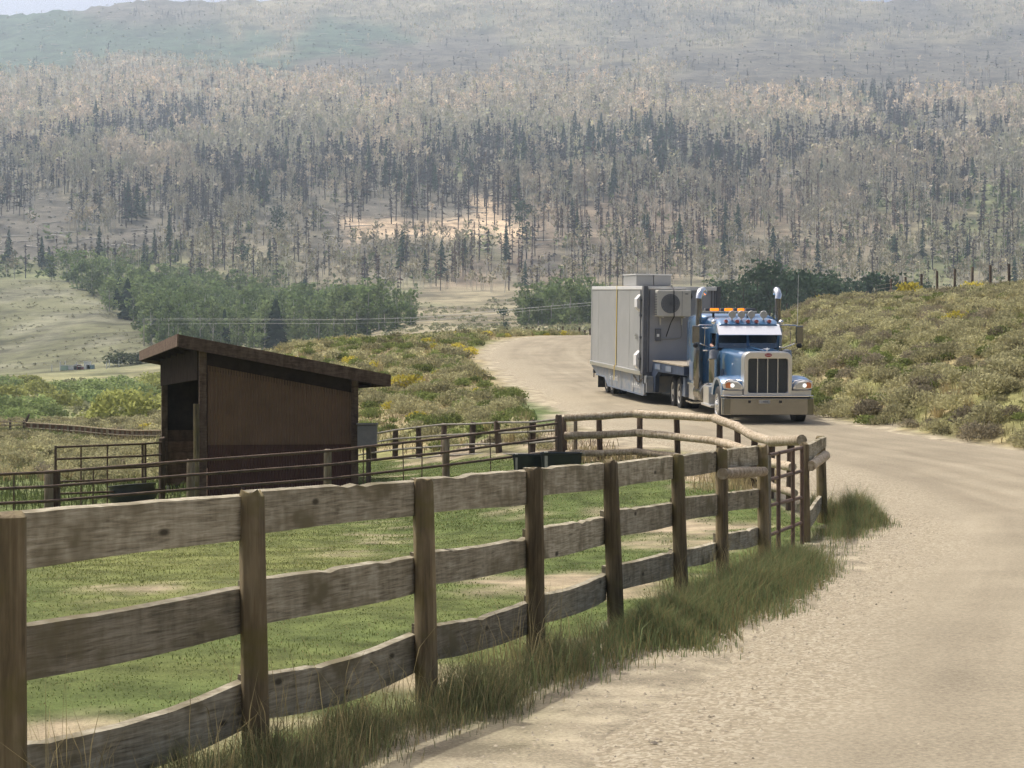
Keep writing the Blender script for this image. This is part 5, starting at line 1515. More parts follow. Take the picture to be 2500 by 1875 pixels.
for off in (.45, .85):
    mb = MB(); mb.tube([(x_, y_, h1(x_, y_) + off) for x_, y_ in [XY(1095 + k * 28, 205 - k * 2.2) for k in range(8)]], .012, 4); mb.build('wire', M['greypipe'], fw, origin=local(fw))
# power line
x, y = XY(311, 436)
up = thing('utility_pole', (x, y, h1(x, y)), 'lone pale utility pole with lamp in front of the green grove', 'utility pole')
zt = zq(688, 436)
M['palepole'] = plain('pale_pole', (.42, .38, .30), .8)
mb = MB(); mb.tube([(x, y, h1(x, y) - .3), (x, y, zt)], [.13, .09], 8); mb.build('pole', M['palepole'], up, origin=local(up), smooth=True)
mb = MB(); mb.tube([(x, y, zt - .5), (x + .7, y - .1, zt - .25)], .05, 6); mb.box(x + .6, x + 1.2, y - .3, y + .1, zt - .32, zt - .2); mb.build('lamp_arm', M['palepole'], up, origin=local(up))
M['wire'] = plain('pale_wire', (.6, .6, .56), .5)
for off, e in ((0, 0), (3, 1), (12, 9)):
    mb = MB(); mb.tube([(x, y, zt - off * .09), P(520, 689 + off * .8, 420), P(740, 690 + e, 405), P(900, 686 + e, 392), P(1110, 668 + e * .7, 380), P(1290, 652 + e * .7, 372), P(1500, 640 + e, 362)], .014, 4); o = mb.build('power_line', M['wire'], None, origin=(x, y, zt))
    tag(o, 'thin pale overhead wire crossing in front of the green groves', 'wire', 'overhead wires')

# ------------------------------------------------------------------ tractor unit
tx, ty = (1661 - 1106) / 4900 * 59.5, 59.5 * KD
tz = 1.42
truck = thing('semi_truck', (tx, ty, tz), 'blue long-nosed semi truck with chrome grille and lit amber roof lights', 'truck', rot=(math.atan(.055), 0, .05))
def part(mb, name, mat, parent=None, **k): return mb.build(name, mat, parent or truck, **k)
# bumper
mb = MB(); poly = [(-1.22, .16), (-1.18, .04), (-1.02, 0), (1.02, 0), (1.18, .04), (1.22, .16), (1.22, .3), (1.17, .3), (1.15, .18), (1.0, .06), (-1.0, .06), (-1.15, .18), (-1.17, .3), (-1.22, .3)]
mb.prism(poly, 'z', .29, .73); bump = part(mb, 'bumper', M['chrome'], bevel=.012)
mb = MB(); mb.prism([(-1.2, .12), (-1.02, .0), (1.02, .0), (1.2, .12), (1.2, .4), (-1.2, .4)], 'z', .765, .80); part(mb, 'bumper_top_trim', M['bright'], bevel=.01)
mb = MB(); mb.box(-1.12, 1.12, .1, .42, .7, .765); part(mb, 'bumper_gap', M['black'])
for x in (-.52, .28 + .02):
    mb = MB(); mb.box(x - .035, x + .035, -.012, .01, .60, .67); o = part(mb, 'tow_hole', M['black'], bump)
mb = MB(); mb.box(-.27, .02, -.014, -.004, .595, .675); pl_ = part(mb, 'licence_plate', M['plate'], bump)
def text(body, name, size, loc, mat, parent, rot=(math.pi / 2, 0, 0), depth=.002, sx=1):
    cu = bpy.data.curves.new(name, 'FONT'); cu.body = body; cu.size = size; cu.extrude = depth; cu.align_x = 'CENTER'; cu.align_y = 'CENTER'
    cu.materials.append(mat); o = bpy.data.objects.new(name, cu); o.location = loc; o.rotation_euler = rot; o.scale = (sx, 1, 1); put(o)
    dg = bpy.context.evaluated_depsgraph_get(); me = bpy.data.meshes.new_from_object(o.evaluated_get(dg)); me.name = name
    COL.objects.unlink(o); n_ = bpy.data.objects.new(name, me); n_.location = loc; n_.rotation_euler = rot; n_.scale = (sx, 1, 1); bpy.data.objects.remove(o); bpy.data.curves.remove(cu); put(n_, parent); n_.name = name; return n_
text('L 48888', 'plate_lettering', .062, (-.125, -.018, .634), M['ink'], pl_)
# grille
mb = MB(); out = rrect(-.64, .64, .76, 1.94, .19, 5, 'cd'); inn = rrect(-.525, .525, .86, 1.765, .06, 5, 'abcd'); mb.ring_frame(out, inn, 'y', .18, .62); gr = part(mb, 'grille_surround', M['alu'], bevel=.018)
mb = MB(); mb.box(-.54, .54, .27, .3, .85, 1.78); part(mb, 'grille_mesh', M['mesh'], gr)
for x in (-.27, .0, .27):
    mb = MB(); mb.box(x - .010, x + .010, .23, .268, .86, 1.766); part(mb, 'grille_bar', M['alu'], gr)
mb = MB(); mb.lathe([(.01, 0), (.1, 0), (.1, -.018), (.01, -.022)], (0, .175, 1.855), 'y', 24)
for i, v in enumerate(mb.v): mb.v[i] = (v[0] * .95, v[1], 1.855 + (v[2] - 1.855) * .48)
em = part(mb, 'emblem', M['emblem'], gr, smooth=True)
text('Peterbilt', 'emblem_script', .045, (0, .15, 1.856), M['white'], gr)
mb = MB(); mb.loft([[(-.02, .36, 1.95), (.02, .36, 1.95), (.02, .4, 1.95), (-.02, .4, 1.95)], [(-.012, .31, 2.03), (.012, .31, 2.03), (.012, .36, 2.05), (-.012, .36, 2.05)]]); mb.loft([[(-.1, .42, 2.02), (.1, .42, 2.02), (.02, .34, 1.99), (-.02, .34, 1.99)], [(-.1, .42, 2.026), (.1, .42, 2.026), (.02, .34, 2.0), (-.02, .34, 2.0)]]); part(mb, 'hood_ornament', M['bright'])
# hood
def hood_ring(y, hw, zt, zb, r):
    q = [(-hw, zb)] + [(-hw + r - r * math.cos(a), zt - r + r * math.sin(a)) for a in [math.pi / 2 * k / 5 for k in range(6)]]
    q += [(hw - r + r * math.sin(a), zt - r + r * math.cos(a)) for a in [math.pi / 2 * k / 5 for k in range(6)]] + [(hw, zb)]
    return [(x, y, z) for x, z in q]
mb = MB(); mb.loft([hood_ring(.6, .62, 1.925, .95, .19), hood_ring(1.4, .68, 1.955, .95, .19), hood_ring(2.95, .80, 2.01, .95, .17)]); hood = part(mb, 'hood', M['blue'], smooth=True)
mb = MB(); mb.box(-.045, .045, .62, 2.9, 1.95, 1.985)
for i, v in enumerate(mb.v): mb.v[i] = (v[0], v[1], v[2] + (v[1] - .62) * .032)
part(mb, 'hood_crease', M['blue'], hood, bevel=.01)
for s in (-1, 1):
    mb = MB(); mb.box(s * .70 - .05, s * .70 + .05, 2.2, 2.5, 1.2, 1.34)
    for k in range(3): mb.box(s * .79 - .02, s * .79 + .02, 2.52 + k * .09, 2.56 + k * .09, 1.15, 1.42)
    part(mb, 'hood_vent', M['blue2'], hood)
    mb = MB(); mb.ball((s * .705, 1.5, 1.58), .02); part(mb, 'hood_latch', M['bright'], hood, smooth=True)
# fenders with headlamps
for s in (-1, 1):
    arc = [(1.15 + .66 * math.cos(a), .52 + .66 * math.sin(a)) for a in [math.radians(20 + 140 * k / 10) for k in range(11)]]
    top = [(.36, .80), (.33, 1.0), (.42, 1.16), (.66, 1.26), (1.1, 1.30), (1.5, 1.27), (1.85, 1.1), (2.08, .8)]
    poly = top + [(1.95, .74)] + arc + [(.5, .72)]
    n = len(poly)
    rings = []
    for x, k in ((.62, 1.0), (.95, 1.0), (1.12, .97), (1.19, .90)):
        rings.append([(s * x, y if i >= len(top) else 1.15 + (y - 1.15) * (1 - (1 - k) * .5), z if i >= len(top) else .7 + (z - .7) * k) for i, (y, z) in enumerate(poly)])
    mb = MB(); mb.loft(rings); fen = part(mb, 'fender', M['blue'], smooth=True)
    mb = MB(); mb.box(min(s * .64, s * 1.18), max(s * .64, s * 1.18), .28, .36, .78, .93); part(mb, 'fender_valance', M['alu'], fen, bevel=.02)
    # headlamp pod
    mb = MB(); pod = [(.66, .98), (.68, .94), (1.0, .93), (1.16, .98), (1.18, 1.10), (1.12, 1.17), (.98, 1.19), (.80, 1.16), (.70, 1.07)]
    sec = [[(s * x, y, 1.06 + (z - 1.06) * k) for x, z in pod] for y, k in ((.12, .8), (.16, 1.0), (.36, 1.0), (.6, .7))]
    mb.loft(sec); pd = part(mb, 'headlamp_pod', M['alu'], smooth=True)
    mb = MB(); mb.prism([(s * .73, .985), (s * .99, .985), (s * 1.0, 1.14), (s * .82, 1.12), (s * .73, 1.06)], 'y', .098, .125); part(mb, 'headlamp_lens', M['lens'], pd, bevel=.008)
    mb = MB(); mb.prism([(s * 1.0, .985), (s * 1.13, 1.0), (s * 1.14, 1.1), (s * 1.09, 1.14), (s * 1.01, 1.145)], 'y', .1, .2); part(mb, 'turn_signal', M['amberdull'], pd, bevel=.008)
    mb = MB(); mb.lathe([(.005, 0), (.05, .0), (.058, .03)], (s * .955, .083, 1.06), 'y', 16); part(mb, 'headlamp_bulb', M['lamp'], pd, smooth=True)
    mb = MB(); mb.tube([(s * .66, .2, 1.10), (s * .70, .14, 1.17), (s * .85, .13, 1.20), (s * 1.04, .13, 1.205), (s * 1.17, .16, 1.15)], .018, 8); part(mb, 'pod_trim', M['bright'], pd, smooth=True)
# wheels
def wheel(parent, x, y, z, R, w, out, rim, style='disc', name='wheel'):
    """out = -1 when the outer face looks to -x"""
    e = bpy.data.objects.new(name, None); e.empty_display_size = .1; e.location = (x, y, z); put(e, parent)
    mb = MB(); h = w / 2
    mb.lathe([(R * .57, -h * .8), (R * .62, -h), (R * .93, -h * .96), (R, -h * .72), (R, h * .72), (R * .93, h * .96), (R * .62, h), (R * .57, h * .8)], (0, 0, 0), 'x', 32); mb.build('tyre', M['tyre'], e, smooth=True)
    mb = MB()
    if style == 'front':
        mb.lathe([(R * .58, -h * .7), (R * .60, h * .98), (R * .55, h * 1.0), (R * .50, h * .86), (R * .36, h * .95), (R * .24, h * 1.0), (R * .20, h * 1.2), (R * .10, h * 1.35), (.01, h * 1.38)], (0, 0, 0), 'x', 32)
    else:
        mb.lathe([(R * .58, -h * .7), (R * .60, h * .98), (R * .55, h * .98), (R * .48, h * .35), (R * .30, h * .12), (R * .20, h * .2), (R * .18, h * .9), (R * .12, h * 1.05), (.01, h * 1.08)], (0, 0, 0), 'x', 32)
    if out < 0: mb.v = [(-a, b, c) for a, b, c in mb.v]
    mb.build('rim', rim, e, smooth=True)
    mb = MB()
    for k in range(10):
        a = 2 * math.pi * k / 10; q = R * (.29 if style == 'front' else .25); mb.tube([(out * h * (.8 if style == 'front' else .1), q * math.cos(a), q * math.sin(a)), (out * h * (1.22 if style == 'front' else .42), q * math.cos(a), q * math.sin(a))], [.022, .013], 6)
    mb.build('lug_nuts', M['bright'], e)
    mb = MB()
    if style == 'front':
        for k in range(10):
            a = 2 * math.pi * (k + .5) / 10; q = R * .44; c0 = (out * h * .905, q * math.cos(a), q * math.sin(a)); mb.tube([c0, (out * h * .925, c0[1], c0[2])], .035, 8)
        mb.build('rim_holes', M['black'], e)
    return e
for s in (-1, 1): wheel(truck, s * 1.03, 1.2, .50, .50, .29, s, M['alu'], 'front')
# cab shell
cw = .90
mb = MB(); mb.box(-cw, cw, 2.96, 4.62, .92, 1.93); cab = part(mb, 'cab', M['blue'], bevel=.03)
def roof_ring(y, hw, z0, z1, r):
    return [(x, y, z) for x, z in rrect(-hw, hw, z0, z1, r, 4, 'cd')]
mb = MB(); mb.loft([roof_ring(2.98, .84, 2.40, 2.66, .1), roof_ring(3.2, .88, 2.40, 2.79, .14), roof_ring(4.0, .90, 2.40, 2.84, .16), roof_ring(4.66, .92, 2.40, 2.86, .16)]); part(mb, 'cab_roof', M['blue'], smooth=True)
for s in (-1, 1):
    mb = MB(); mb.obox((s * .86, 3.07, 2.17), (1, 0, 0), Vector((0, 1, .35)).normalized(), Vector((0, -.35, 1)).normalized(), .07, .09, .52); part(mb, 'windscreen_pillar', M['blue'], bevel=.012)
    mb = MB(); mb.box(s * .885 - .03, s * .885 + .03, 3.95, 4.62, 1.93, 2.42); part(mb, 'door_pillar', M['blue'])
    if s > 0:
        mb = MB(); mb.box(.886, .892, 3.1, 3.95, 1.93, 2.41); part(mb, 'door_window', M['glass'])
    mb = MB(); mb.box(s * .905 - .006, s * .905 + .006, 3.12, 4.5, 1.0, 1.9); dr = part(mb, 'door', M['blue'], bevel=.004)
    mb = MB(); mb.box(s * .925 - .015, s * .925 + .015, 4.28, 4.44, 1.6, 1.64); part(mb, 'door_handle', M['bright'], dr)
mb = MB(); mb.box(-.04, .04, 3.0, 3.06, 1.98, 2.44)
for i, v in enumerate(mb.v): mb.v[i] = (v[0], v[1] + (v[2] - 2.0) * .3 - .05, v[2])
part(mb, 'centre_pillar', M['blue'])
for a, b in ((-.83, -.04), (.04, .83)):
    mb = MB(); mb.add([(a, 2.95, 2.0), (b, 2.95, 2.0), (b, 3.09, 2.44), (a, 3.09, 2.44), (a, 2.956, 2.0), (b, 2.956, 2.0), (b, 3.096, 2.44), (a, 3.096, 2.44)], [(0, 1, 2, 3), (7, 6, 5, 4), (0, 4, 5, 1), (1, 5, 6, 2), (2, 6, 7, 3), (3, 7, 4, 0)]); part(mb, 'windscreen', M['glass'])
mb = MB(); mb.box(-.84, .84, 3.12, 3.5, 1.935, 2.02); mb.box(-.84, .84, 4.5, 4.6, 1.94, 2.4); mb.box(-.75, -.25, 3.9, 4.4, 1.94, 2.25); mb.box(.2, .7, 3.9, 4.4, 1.94, 2.25); part(mb, 'cab_interior', M['black'])
mb = MB(); mb.add([(-.88, 2.66, 2.37), (.88, 2.66, 2.37), (.88, 3.05, 2.67), (-.88, 3.05, 2.67), (-.88, 2.67, 2.355), (.88, 2.67, 2.355), (.88, 3.06, 2.655), (-.88, 3.06, 2.655)], [(0, 1, 2, 3), (7, 6, 5, 4), (0, 4, 5, 1), (1, 5, 6, 2), (2, 6, 7, 3), (3, 7, 4, 0)])
mb.add([(-.88, 2.66, 2.37), (-.88, 3.05, 2.67), (-.88, 3.05, 2.5), (-.875, 2.66, 2.37), (-.875, 3.05, 2.67), (-.875, 3.05, 2.5)], [(0, 1, 2), (5, 4, 3)]); part(mb, 'sun_visor', M['visor'])
# roof lamps, horns, marker lights
for x in (-.62, -.30, 0, .24, .60):
    mb = MB(); mb.loft([[(x + .05 * math.cos(a), 2.98 + d, 2.74 + r_ * math.sin(a)) for a in [2 * math.pi * k / 10 for k in range(10)]] for d, r_ in ((0, .05), (.12, .05), (.2, .03))]); o = part(mb, 'marker_light', M['redlens'], smooth=True)
for x in (-.42, -.16, .12, .47):
    mb = MB(); mb.lathe([(.01, 0), (.10, .0), (.11, .02), (.10, .08), (.05, .12), (.01, .13)], (x, 3.15, 2.93), 'y', 18); part(mb, 'roof_lamp', M['lens'], smooth=True)
    mb = MB(); mb.box(x - .02, x + .02, 3.19, 3.23, 2.77, 2.86); part(mb, 'lamp_bracket', M['alu'])
for s in (-.92, .92):
    mb = MB(); mb.ball((s * 1.03, 3.1, 2.72), .075, .09, .07); part(mb, 'mirror_lamp', M['bright'], smooth=True)
mb = MB(); mb.box(-1.0, .55, 4.55, 4.75, 3.0, 3.035); bar = part(mb, 'light_bar', M['alu'])
for a, b, on in ((-.95, -.82, 0), (-.78, -.56, 1), (-.5, -.40, 0), (-.36, -.16, 1), (-.12, -.02, 0), (.02, .18, 1), (.22, .5, 0)):
    mb = MB(); mb.box(a, b, 4.53, 4.77, 3.037, 3.115); part(mb, 'beacon', M['amber'] if on else M['cont_dark'], bar, bevel=.015)
for x in (-.7, .3):
    mb = MB(); mb.box(x - .03, x + .03, 4.62, 4.68, 2.84, 3.0); part(mb, 'light_bar_foot', M['black'], bar)
# sleeper
def sl_ring(y, hw, zt, r): return [(x, y, z) for x, z in rrect(-hw, hw, .92, zt, r, 4, 'cd')]
mb = MB(); mb.loft([sl_ring(4.63, .95, 2.84, .18), sl_ring(4.75, 1.13, 2.92, .26), sl_ring(5.5, 1.17, 2.97, .27), sl_ring(6.45, 1.17, 2.95, .26), sl_ring(6.6, 1.13, 2.88, .22)]); slp = part(mb, 'sleeper', M['blue'], smooth=True)
for s in (-1, 1):
    mb = MB(); mb.box(s * 1.172 - .006, s * 1.172 + .006, 5.3, 6.0, 1.0, 1.55); part(mb, 'side_hatch', M['blue2'], slp, bevel=.01)
    mb = MB(); mb.box(s * 1.18 - .012, s * 1.18 + .012, 6.05, 6.1, 2.0, 2.3); mb.box(s * 1.18 - .012, s * 1.18 + .012, 5.9, 5.95, 2.0, 2.3); part(mb, 'grab_handle', M['bright'], slp)
    mb = MB(); mb.box(s * 1.12 - .03, s * 1.12 + .03, 4.75, 6.45, .86, .92); part(mb, 'sleeper_sill', M['alu'], slp)
# exhaust stacks
for s in (-1, 1):
    x, y = s * 1.15, 4.5
    mb = MB(); mb.tube([(x, y, .78), (x, y, .9), (x, y, 2.5), (x, y, 2.58)], [.06, .135, .135, .09], 16); st = part(mb, 'exhaust_shield', M['chrome'], smooth=True)
    mb = MB(); mb.tube([(x, y, 2.5), (x, y, 3.40)], .088, 16); part(mb, 'exhaust_pipe', M['chrome'], st, smooth=True)
    mb = MB(); mb.tube([(x, y, 3.38), (x + s * .0 + .02, y + .02, 3.50), (x + .06 * (1 if s < 0 else 0), y + .1, 3.60), (x + .14 * (1 if s < 0 else 0), y + .2, 3.64), (x + .2 * (1 if s < 0 else 0), y + .3, 3.56)], [.092, .095, .098, .1, .1], 16); part(mb, 'exhaust_tip', M['bright'], st, smooth=True)
    mb = MB(); mb.tube([(s * .9, 4.4, 2.55), (x, y, 2.55)], .02, 6); mb.tube([(s * .9, 4.4, 1.9), (x, y, 1.9)], .02, 6); part(mb, 'exhaust_bracket', M['bright'], st)
    x = s * 1.0; y = 2.62
    mb = MB(); mb.lathe([(.03, 1.02), (.15, 1.04), (.155, 1.1), (.155, 1.66), (.17, 1.68), (.17, 1.72), (.155, 1.74), (.155, 1.9), (.14, 1.94), (.03, 1.97)], (x, y, 0), 'z', 22); part(mb, 'air_cleaner', M['chrome'], smooth=True)
    # mirrors on tubular arms
    mx = s * 1.46
    mb = MB(); mb.tube([(s * .9, 3.2, 2.62), (s * 1.1, 3.1, 2.64), (mx - s * .10, 3.05, 2.63), (mx - s * .04, 3.05, 2.58)], .016, 8); mb.tube([(s * .9, 3.2, 2.02), (s * 1.05, 3.1, 2.0), (mx - s * .12, 3.05, 2.12)], .016, 8)
    mb.tube([(s * 1.2, 3.08, 2.63), (s * 1.22, 3.07, 2.05)], .011, 6)
    ma = part(mb, 'mirror_arm', M['bright'], smooth=True)
    mb = MB(); mb.box(mx - .105, mx + .105, 3.0, 3.09, 2.12, 2.62); part(mb, 'mirror', M['chrome'], ma, bevel=.03)
    mb = MB(); mb.ball((mx, 3.05, 2.06), .085, .06, .07); part(mb, 'spot_mirror', M['black'], ma, smooth=True)
    # tank and steps
    mb = MB(); mb.lathe([(.02, 0), (.27, .0), (.30, .03), (.30, 1.2), (.27, 1.23), (.02, 1.23)], (s * .88, 4.05, .68), 'y', 24); tk = part(mb, 'fuel_tank', M['chrome'], smooth=True)
    for yy in (4.3, 4.95):
        mb = MB(); mb.lathe([(.303, 0), (.303, .06), (.31, .06), (.31, 0)], (s * .88, yy, .68), 'y', 24); part(mb, 'tank_strap', M['bright'], tk)
    mb = MB(); mb.box(min(s * .62, s * 1.16), max(s * .62, s * 1.16), 2.35, 3.9, .36, .43); mb.box(min(s * .62, s * 1.1), max(s * .62, s * 1.1), 3.0, 3.9, .43, .92); part(mb, 'step_box', M['alu'], bevel=.02)
    mb = MB(); mb.box(min(s * .62, s * 1.12), max(s * .62, s * 1.12), 5.4, 6.4, .42, .9); part(mb, 'battery_box', M['alu'], bevel=.02)
    mb = MB(); mb.box(min(s * .8, s * 1.18), max(s * .8, s * 1.18), 5.4, 6.6, .32, .37); part(mb, 'running_step', M['bright'])
mb = MB(); mb.tube([(1.40, 3.05, 2.6), (1.42, 3.07, 4.05)], [.007, .004], 5); part(mb, 'antenna', M['cont_trim'])
# chassis
mb = MB(); mb.box(-.44, -.34, .5, 9.7, .62, .92); mb.box(.34, .44, .5, 9.7, .62, .92); mb.box(-.34, .34, 4.7, 9.6, .7, .8); mb.box(-.6, .6, .55, 2.9, .6, .95); part(mb, 'chassis', M['black'])
mb = MB(); mb.box(-.45, .45, 7.9, 8.9, .95, 1.06); part(mb, 'fifth_wheel', M['black'], bevel=.03)
for s in (-1, 1):
    for y in (7.75, 9.08):
        wheel(truck, s * 1.08, y, .51, .51, .27, s, M['whiterim'], 'drive', 'drive_wheel')
        wheel(truck, s * .76, y, .51, .51, .27, s, M['whiterim'], 'drive', 'drive_wheel')
    # quarter fender ahead of the drive wheels
    rings = [[(xx, 7.75 + rr * math.cos(a), .51 + rr * math.sin(a)) for xx, rr in ((s * .62, .63), (s * 1.22, .63), (s * 1.22, .66), (s * .62, .66))] for a in [math.radians(92 + 92 * k / 8) for k in range(9)]]
    mb = MB(); mb.loft(rings); part(mb, 'quarter_fender', M['bright'], smooth=True)
    mb = MB(); mb.box(min(s * .62, s * 1.2), max(s * .62, s * 1.2), 6.64, 7.02, .45, 1.05); part(mb, 'tool_box', M['blue2'], bevel=.02)

# ------------------------------------------------------------------ passenger with an arm on the window sill
def skin_body(name, joints, bones, mats, parent, label):
    bm = bmesh.new(); vs_ = {k: bm.verts.new(v[0]) for k, v in joints.items()}
    for a, b in bones: bm.edges.new((vs_[a], vs_[b]))
    me = bpy.data.meshes.new(name); bm.to_mesh(me); bm.free()
    o = bpy.data.objects.new(name, me); put(o, parent)
    sk = o.modifiers.new('skin', 'SKIN')
    for v, (k, j) in zip(me.skin_vertices[0].data, joints.items()): v.radius = (j[1], j[1] * j[2] if len(j) > 2 else j[1])
    me.skin_vertices[0].data[0].use_root = True
    sb = o.modifiers.new('sub', 'SUBSURF'); sb.levels = 2; sb.render_levels = 2
    for m in mats: me.materials.append(m)
    return o
mw = truck.matrix_basis.copy()
pr = bpy.data.objects.new('person', None); pr.empty_display_size = .2
pr.matrix_basis = Matrix.Translation(mw @ Vector((-.45, 4.05, 1.5))) @ Euler(truck.rotation_euler).to_matrix().to_4x4(); put(pr)
tag(pr, 'person in dark clothes leaning a bare forearm on the open cab window', 'person')
J = {'pelvis': ((0, .1, .42), .15), 'belly': ((0, .08, .60), .14), 'chest': ((0, .05, .80), .16), 'neck': ((0, .03, .96), .06), 'head0': ((0, 0, 1.04), .075), 'head1': ((0, -.01, 1.14), .095), 'head2': ((0, 0, 1.22), .06),
     'shR': ((-.2, .04, .88), .07), 'elR': ((-.43, -.08, .56), .045), 'wrR': ((-.42, -.36, .53), .032), 'haR': ((-.41, -.46, .515), .034),
     'shL': ((.2, .04, .88), .07), 'elL': ((.25, -.12, .62), .045), 'wrL': ((.2, -.36, .66), .032), 'haL': ((.18, -.44, .67), .034),
     'knR': ((-.1, -.35, .40), .09), 'knL': ((.1, -.35, .40), .09)}
Bn = [('pelvis', 'belly'), ('belly', 'chest'), ('chest', 'neck'), ('neck', 'head0'), ('head0', 'head1'), ('head1', 'head2'), ('chest', 'shR'), ('shR', 'elR'), ('elR', 'wrR'), ('wrR', 'haR'), ('chest', 'shL'), ('shL', 'elL'), ('elL', 'wrL'), ('wrL', 'haL'), ('pelvis', 'knR'), ('pelvis', 'knL')]
skin_body('body', J, Bn, [M['skin']], pr, '')
mb = MB(); mb.loft([[(.205 * math.cos(a), .06 + .175 * math.sin(a) , z) for a in [2 * math.pi * k / 16 for k in range(16)]] for z in (.34, .5, .7)] + [[(.235 * math.cos(a), .05 + .19 * math.sin(a), .82) for a in [2 * math.pi * k / 16 for k in range(16)]], [(.26 * math.cos(a), .04 + .14 * math.sin(a), .91) for a in [2 * math.pi * k / 16 for k in range(16)]], [(.08 * math.cos(a), .035 + .08 * math.sin(a), .965) for a in [2 * math.pi * k / 16 for k in range(16)]]])
for s in (-1, 1): mb.tube([(s * .19, .04, .87), (s * (.31 if s < 0 else .225), -.02 if s < 0 else -.04, .72), (s * (.40 if s < 0 else .245), -.06 if s < 0 else -.1, .62)], [.088, .074, .066], 10)
mb.build('shirt', M['shirt'], pr, smooth=True)
mb = MB(); mb.ball((0, .02, 1.165), .108, .118, .12, 14, 8); mb.v = [(a, b + (.03 if c < 1.14 else 0), max(c, 1.10)) for a, b, c in mb.v]; mb.build('hair', M['black'], pr, smooth=True)

# ------------------------------------------------------------------ lowboy trailer
bx_, by_ = 5.46, 54.0
gz0 = float(road_z(by_))
TR_ROT = (math.atan(.072), 0, .152)
trailer = thing('lowboy_trailer', (bx_, by_, gz0), 'dusty blue-grey lowboy trailer carrying the grey container', 'trailer', rot=TR_ROT)
def tpart(mb, name, mat, parent=None, **k): return mb.build(name, mat, parent or trailer, **k)
side = [(0.0, .34), (5.5, .34), (6.05, .62), (7.6, .64), (8.6, .90), (8.6, .955), (-.35, .955), (-.35, .75), (-.02, .70)]
side2 = [(0.0, .30), (5.55, .30), (6.12, .585), (7.65, .605), (7.65, .64), (6.08, .62), (5.52, .338), (0, .338)]
for s in (-1, 1):
    mb = MB(); mb.prism(side, 'x', s * 1.19 - .03, s * 1.19 + .03); sp_ = tpart(mb, 'side_beam', M['trail'])
    mb = MB(); mb.prism(side2, 'x', min(s * 1.13, s * 1.25), max(s * 1.13, s * 1.25)); tpart(mb, 'lower_flange', M['blue2'], sp_)
    for y in (1.5, 3.3, 4.9):
        mb = MB(); mb.box(s * 1.225 - .008, s * 1.225 + .008, y - .02, y + .02, .345, .93); tpart(mb, 'stiffener', M['trail'], sp_)
    # faded pale sign writing, worn past reading, in two places
    mb = MB(); rr = random.Random(4)
    for y0, n_, zz0 in ((.55, 8, .50), (4.0, 9, .56)):
        for k in range(n_):
            y = y0 + k * .15; hh = rr.uniform(.12, .2); q = rr.uniform(-.05, .05)
            mb.prism([(y, zz0), (y + .045, zz0), (y + .045 + q, zz0 + hh), (y + q, zz0 + hh)], 'x', s * 1.221, s * 1.226)
            if k % 2: mb.prism([(y, zz0 + hh * .5), (y + .13, zz0 + hh * .5), (y + .13, zz0 + hh * .5 + .035), (y, zz0 + hh * .5 + .035)], 'x', s * 1.2215, s * 1.2255)
    tpart(mb, 'faded_lettering', M['cont_trim'], sp_)
mb = MB(); mb.box(-1.16, 1.16, -.3, 8.55, .86, .94); mb.box(-.5, .5, 0, 8.0, .45, .86); tpart(mb, 'deck', M['traildark'])
mb = MB(); mb.box(-1.22, 1.22, -.35, -.25, .42, .95); tpart(mb, 'front_bulkhead', M['trail'])
# gooseneck
neck = [(-.25, .45), (-.05, .95), (-.25, 1.42), (-4.2, 1.42), (-4.2, 1.16), (-1.0, 1.12), (-.6, .95), (-.55, .45)]
mb = MB(); mb.prism(neck, 'x', -1.0, -.86); mb.prism(neck, 'x', .86, 1.0); mb.box(-.86, .86, -4.1, -.3, 1.18, 1.38); nk = tpart(mb, 'gooseneck', M['traildark'], bevel=.01)
mb = MB()
for k in range(9): mb.box(-1.02, 1.02, -4.2 + k * .44, -4.2 + k * .44 + .425, 1.425, 1.465)
tpart(mb, 'deck_boards', M['deck'], nk)
for y in (-1.0, -2.4):
    mb = MB(); mb.box(-1.03, -1.0, y - .35, y + .35, 1.2, 1.36); tpart(mb, 'neck_plate', M['blue2'], nk)
mb = MB(); mb.lathe([(.01, 0), (.04, 0), (.045, -.02)], (-.62, -.28, 1.28), 'y', 12); tpart(mb, 'lamp', M['white'], nk)
for y, hgt in ((.4, .5), (-.15, .32)):
    mb = MB(); mb.tube([(-1.27, y, .7), (-1.29, y - .03, .7 + hgt)], .018, 6); tpart(mb, 'binder_bar', M['black'])
mb = MB()
for k in range(14):
    a = k * .9; mb.tube([(-1.255 - .02 * math.sin(a), .1 + k * .09, .86 - .14 * math.sin(k / 13 * 3.14)), (-1.26 + .02 * math.sin(a), .18 + k * .09, .86 - .14 * math.sin((k + 1) / 13 * 3.14))], .02, 5)
tpart(mb, 'chain', M['rock'])
for s in (-1, 1):
    for y in (6.35, 7.25):
        wheel(trailer, s * .80, y, .36, .40, .24, s, M['whiterim'], 'drive', 'trailer_wheel'); wheel(trailer, s * .52, y, .36, .40, .24, s, M['whiterim'], 'drive', 'trailer_wheel')
    mb = MB(); mb.box(s * .78 - .3, s * .78 + .3, 8.0, 8.03, .12, .7); tpart(mb, 'mud_flap', M['rubber'])
mb = MB(); mb.box(-1.22, 1.22, 8.1, 8.3, .64, .78); tpart(mb, 'rear_beam', M['black'])
mb = MB(); mb.tube([(-1.2, 8.2, .9), (-1.2, 8.2, .48)], .02, 6); tpart(mb, 'marker_rod', M['shedplank'])

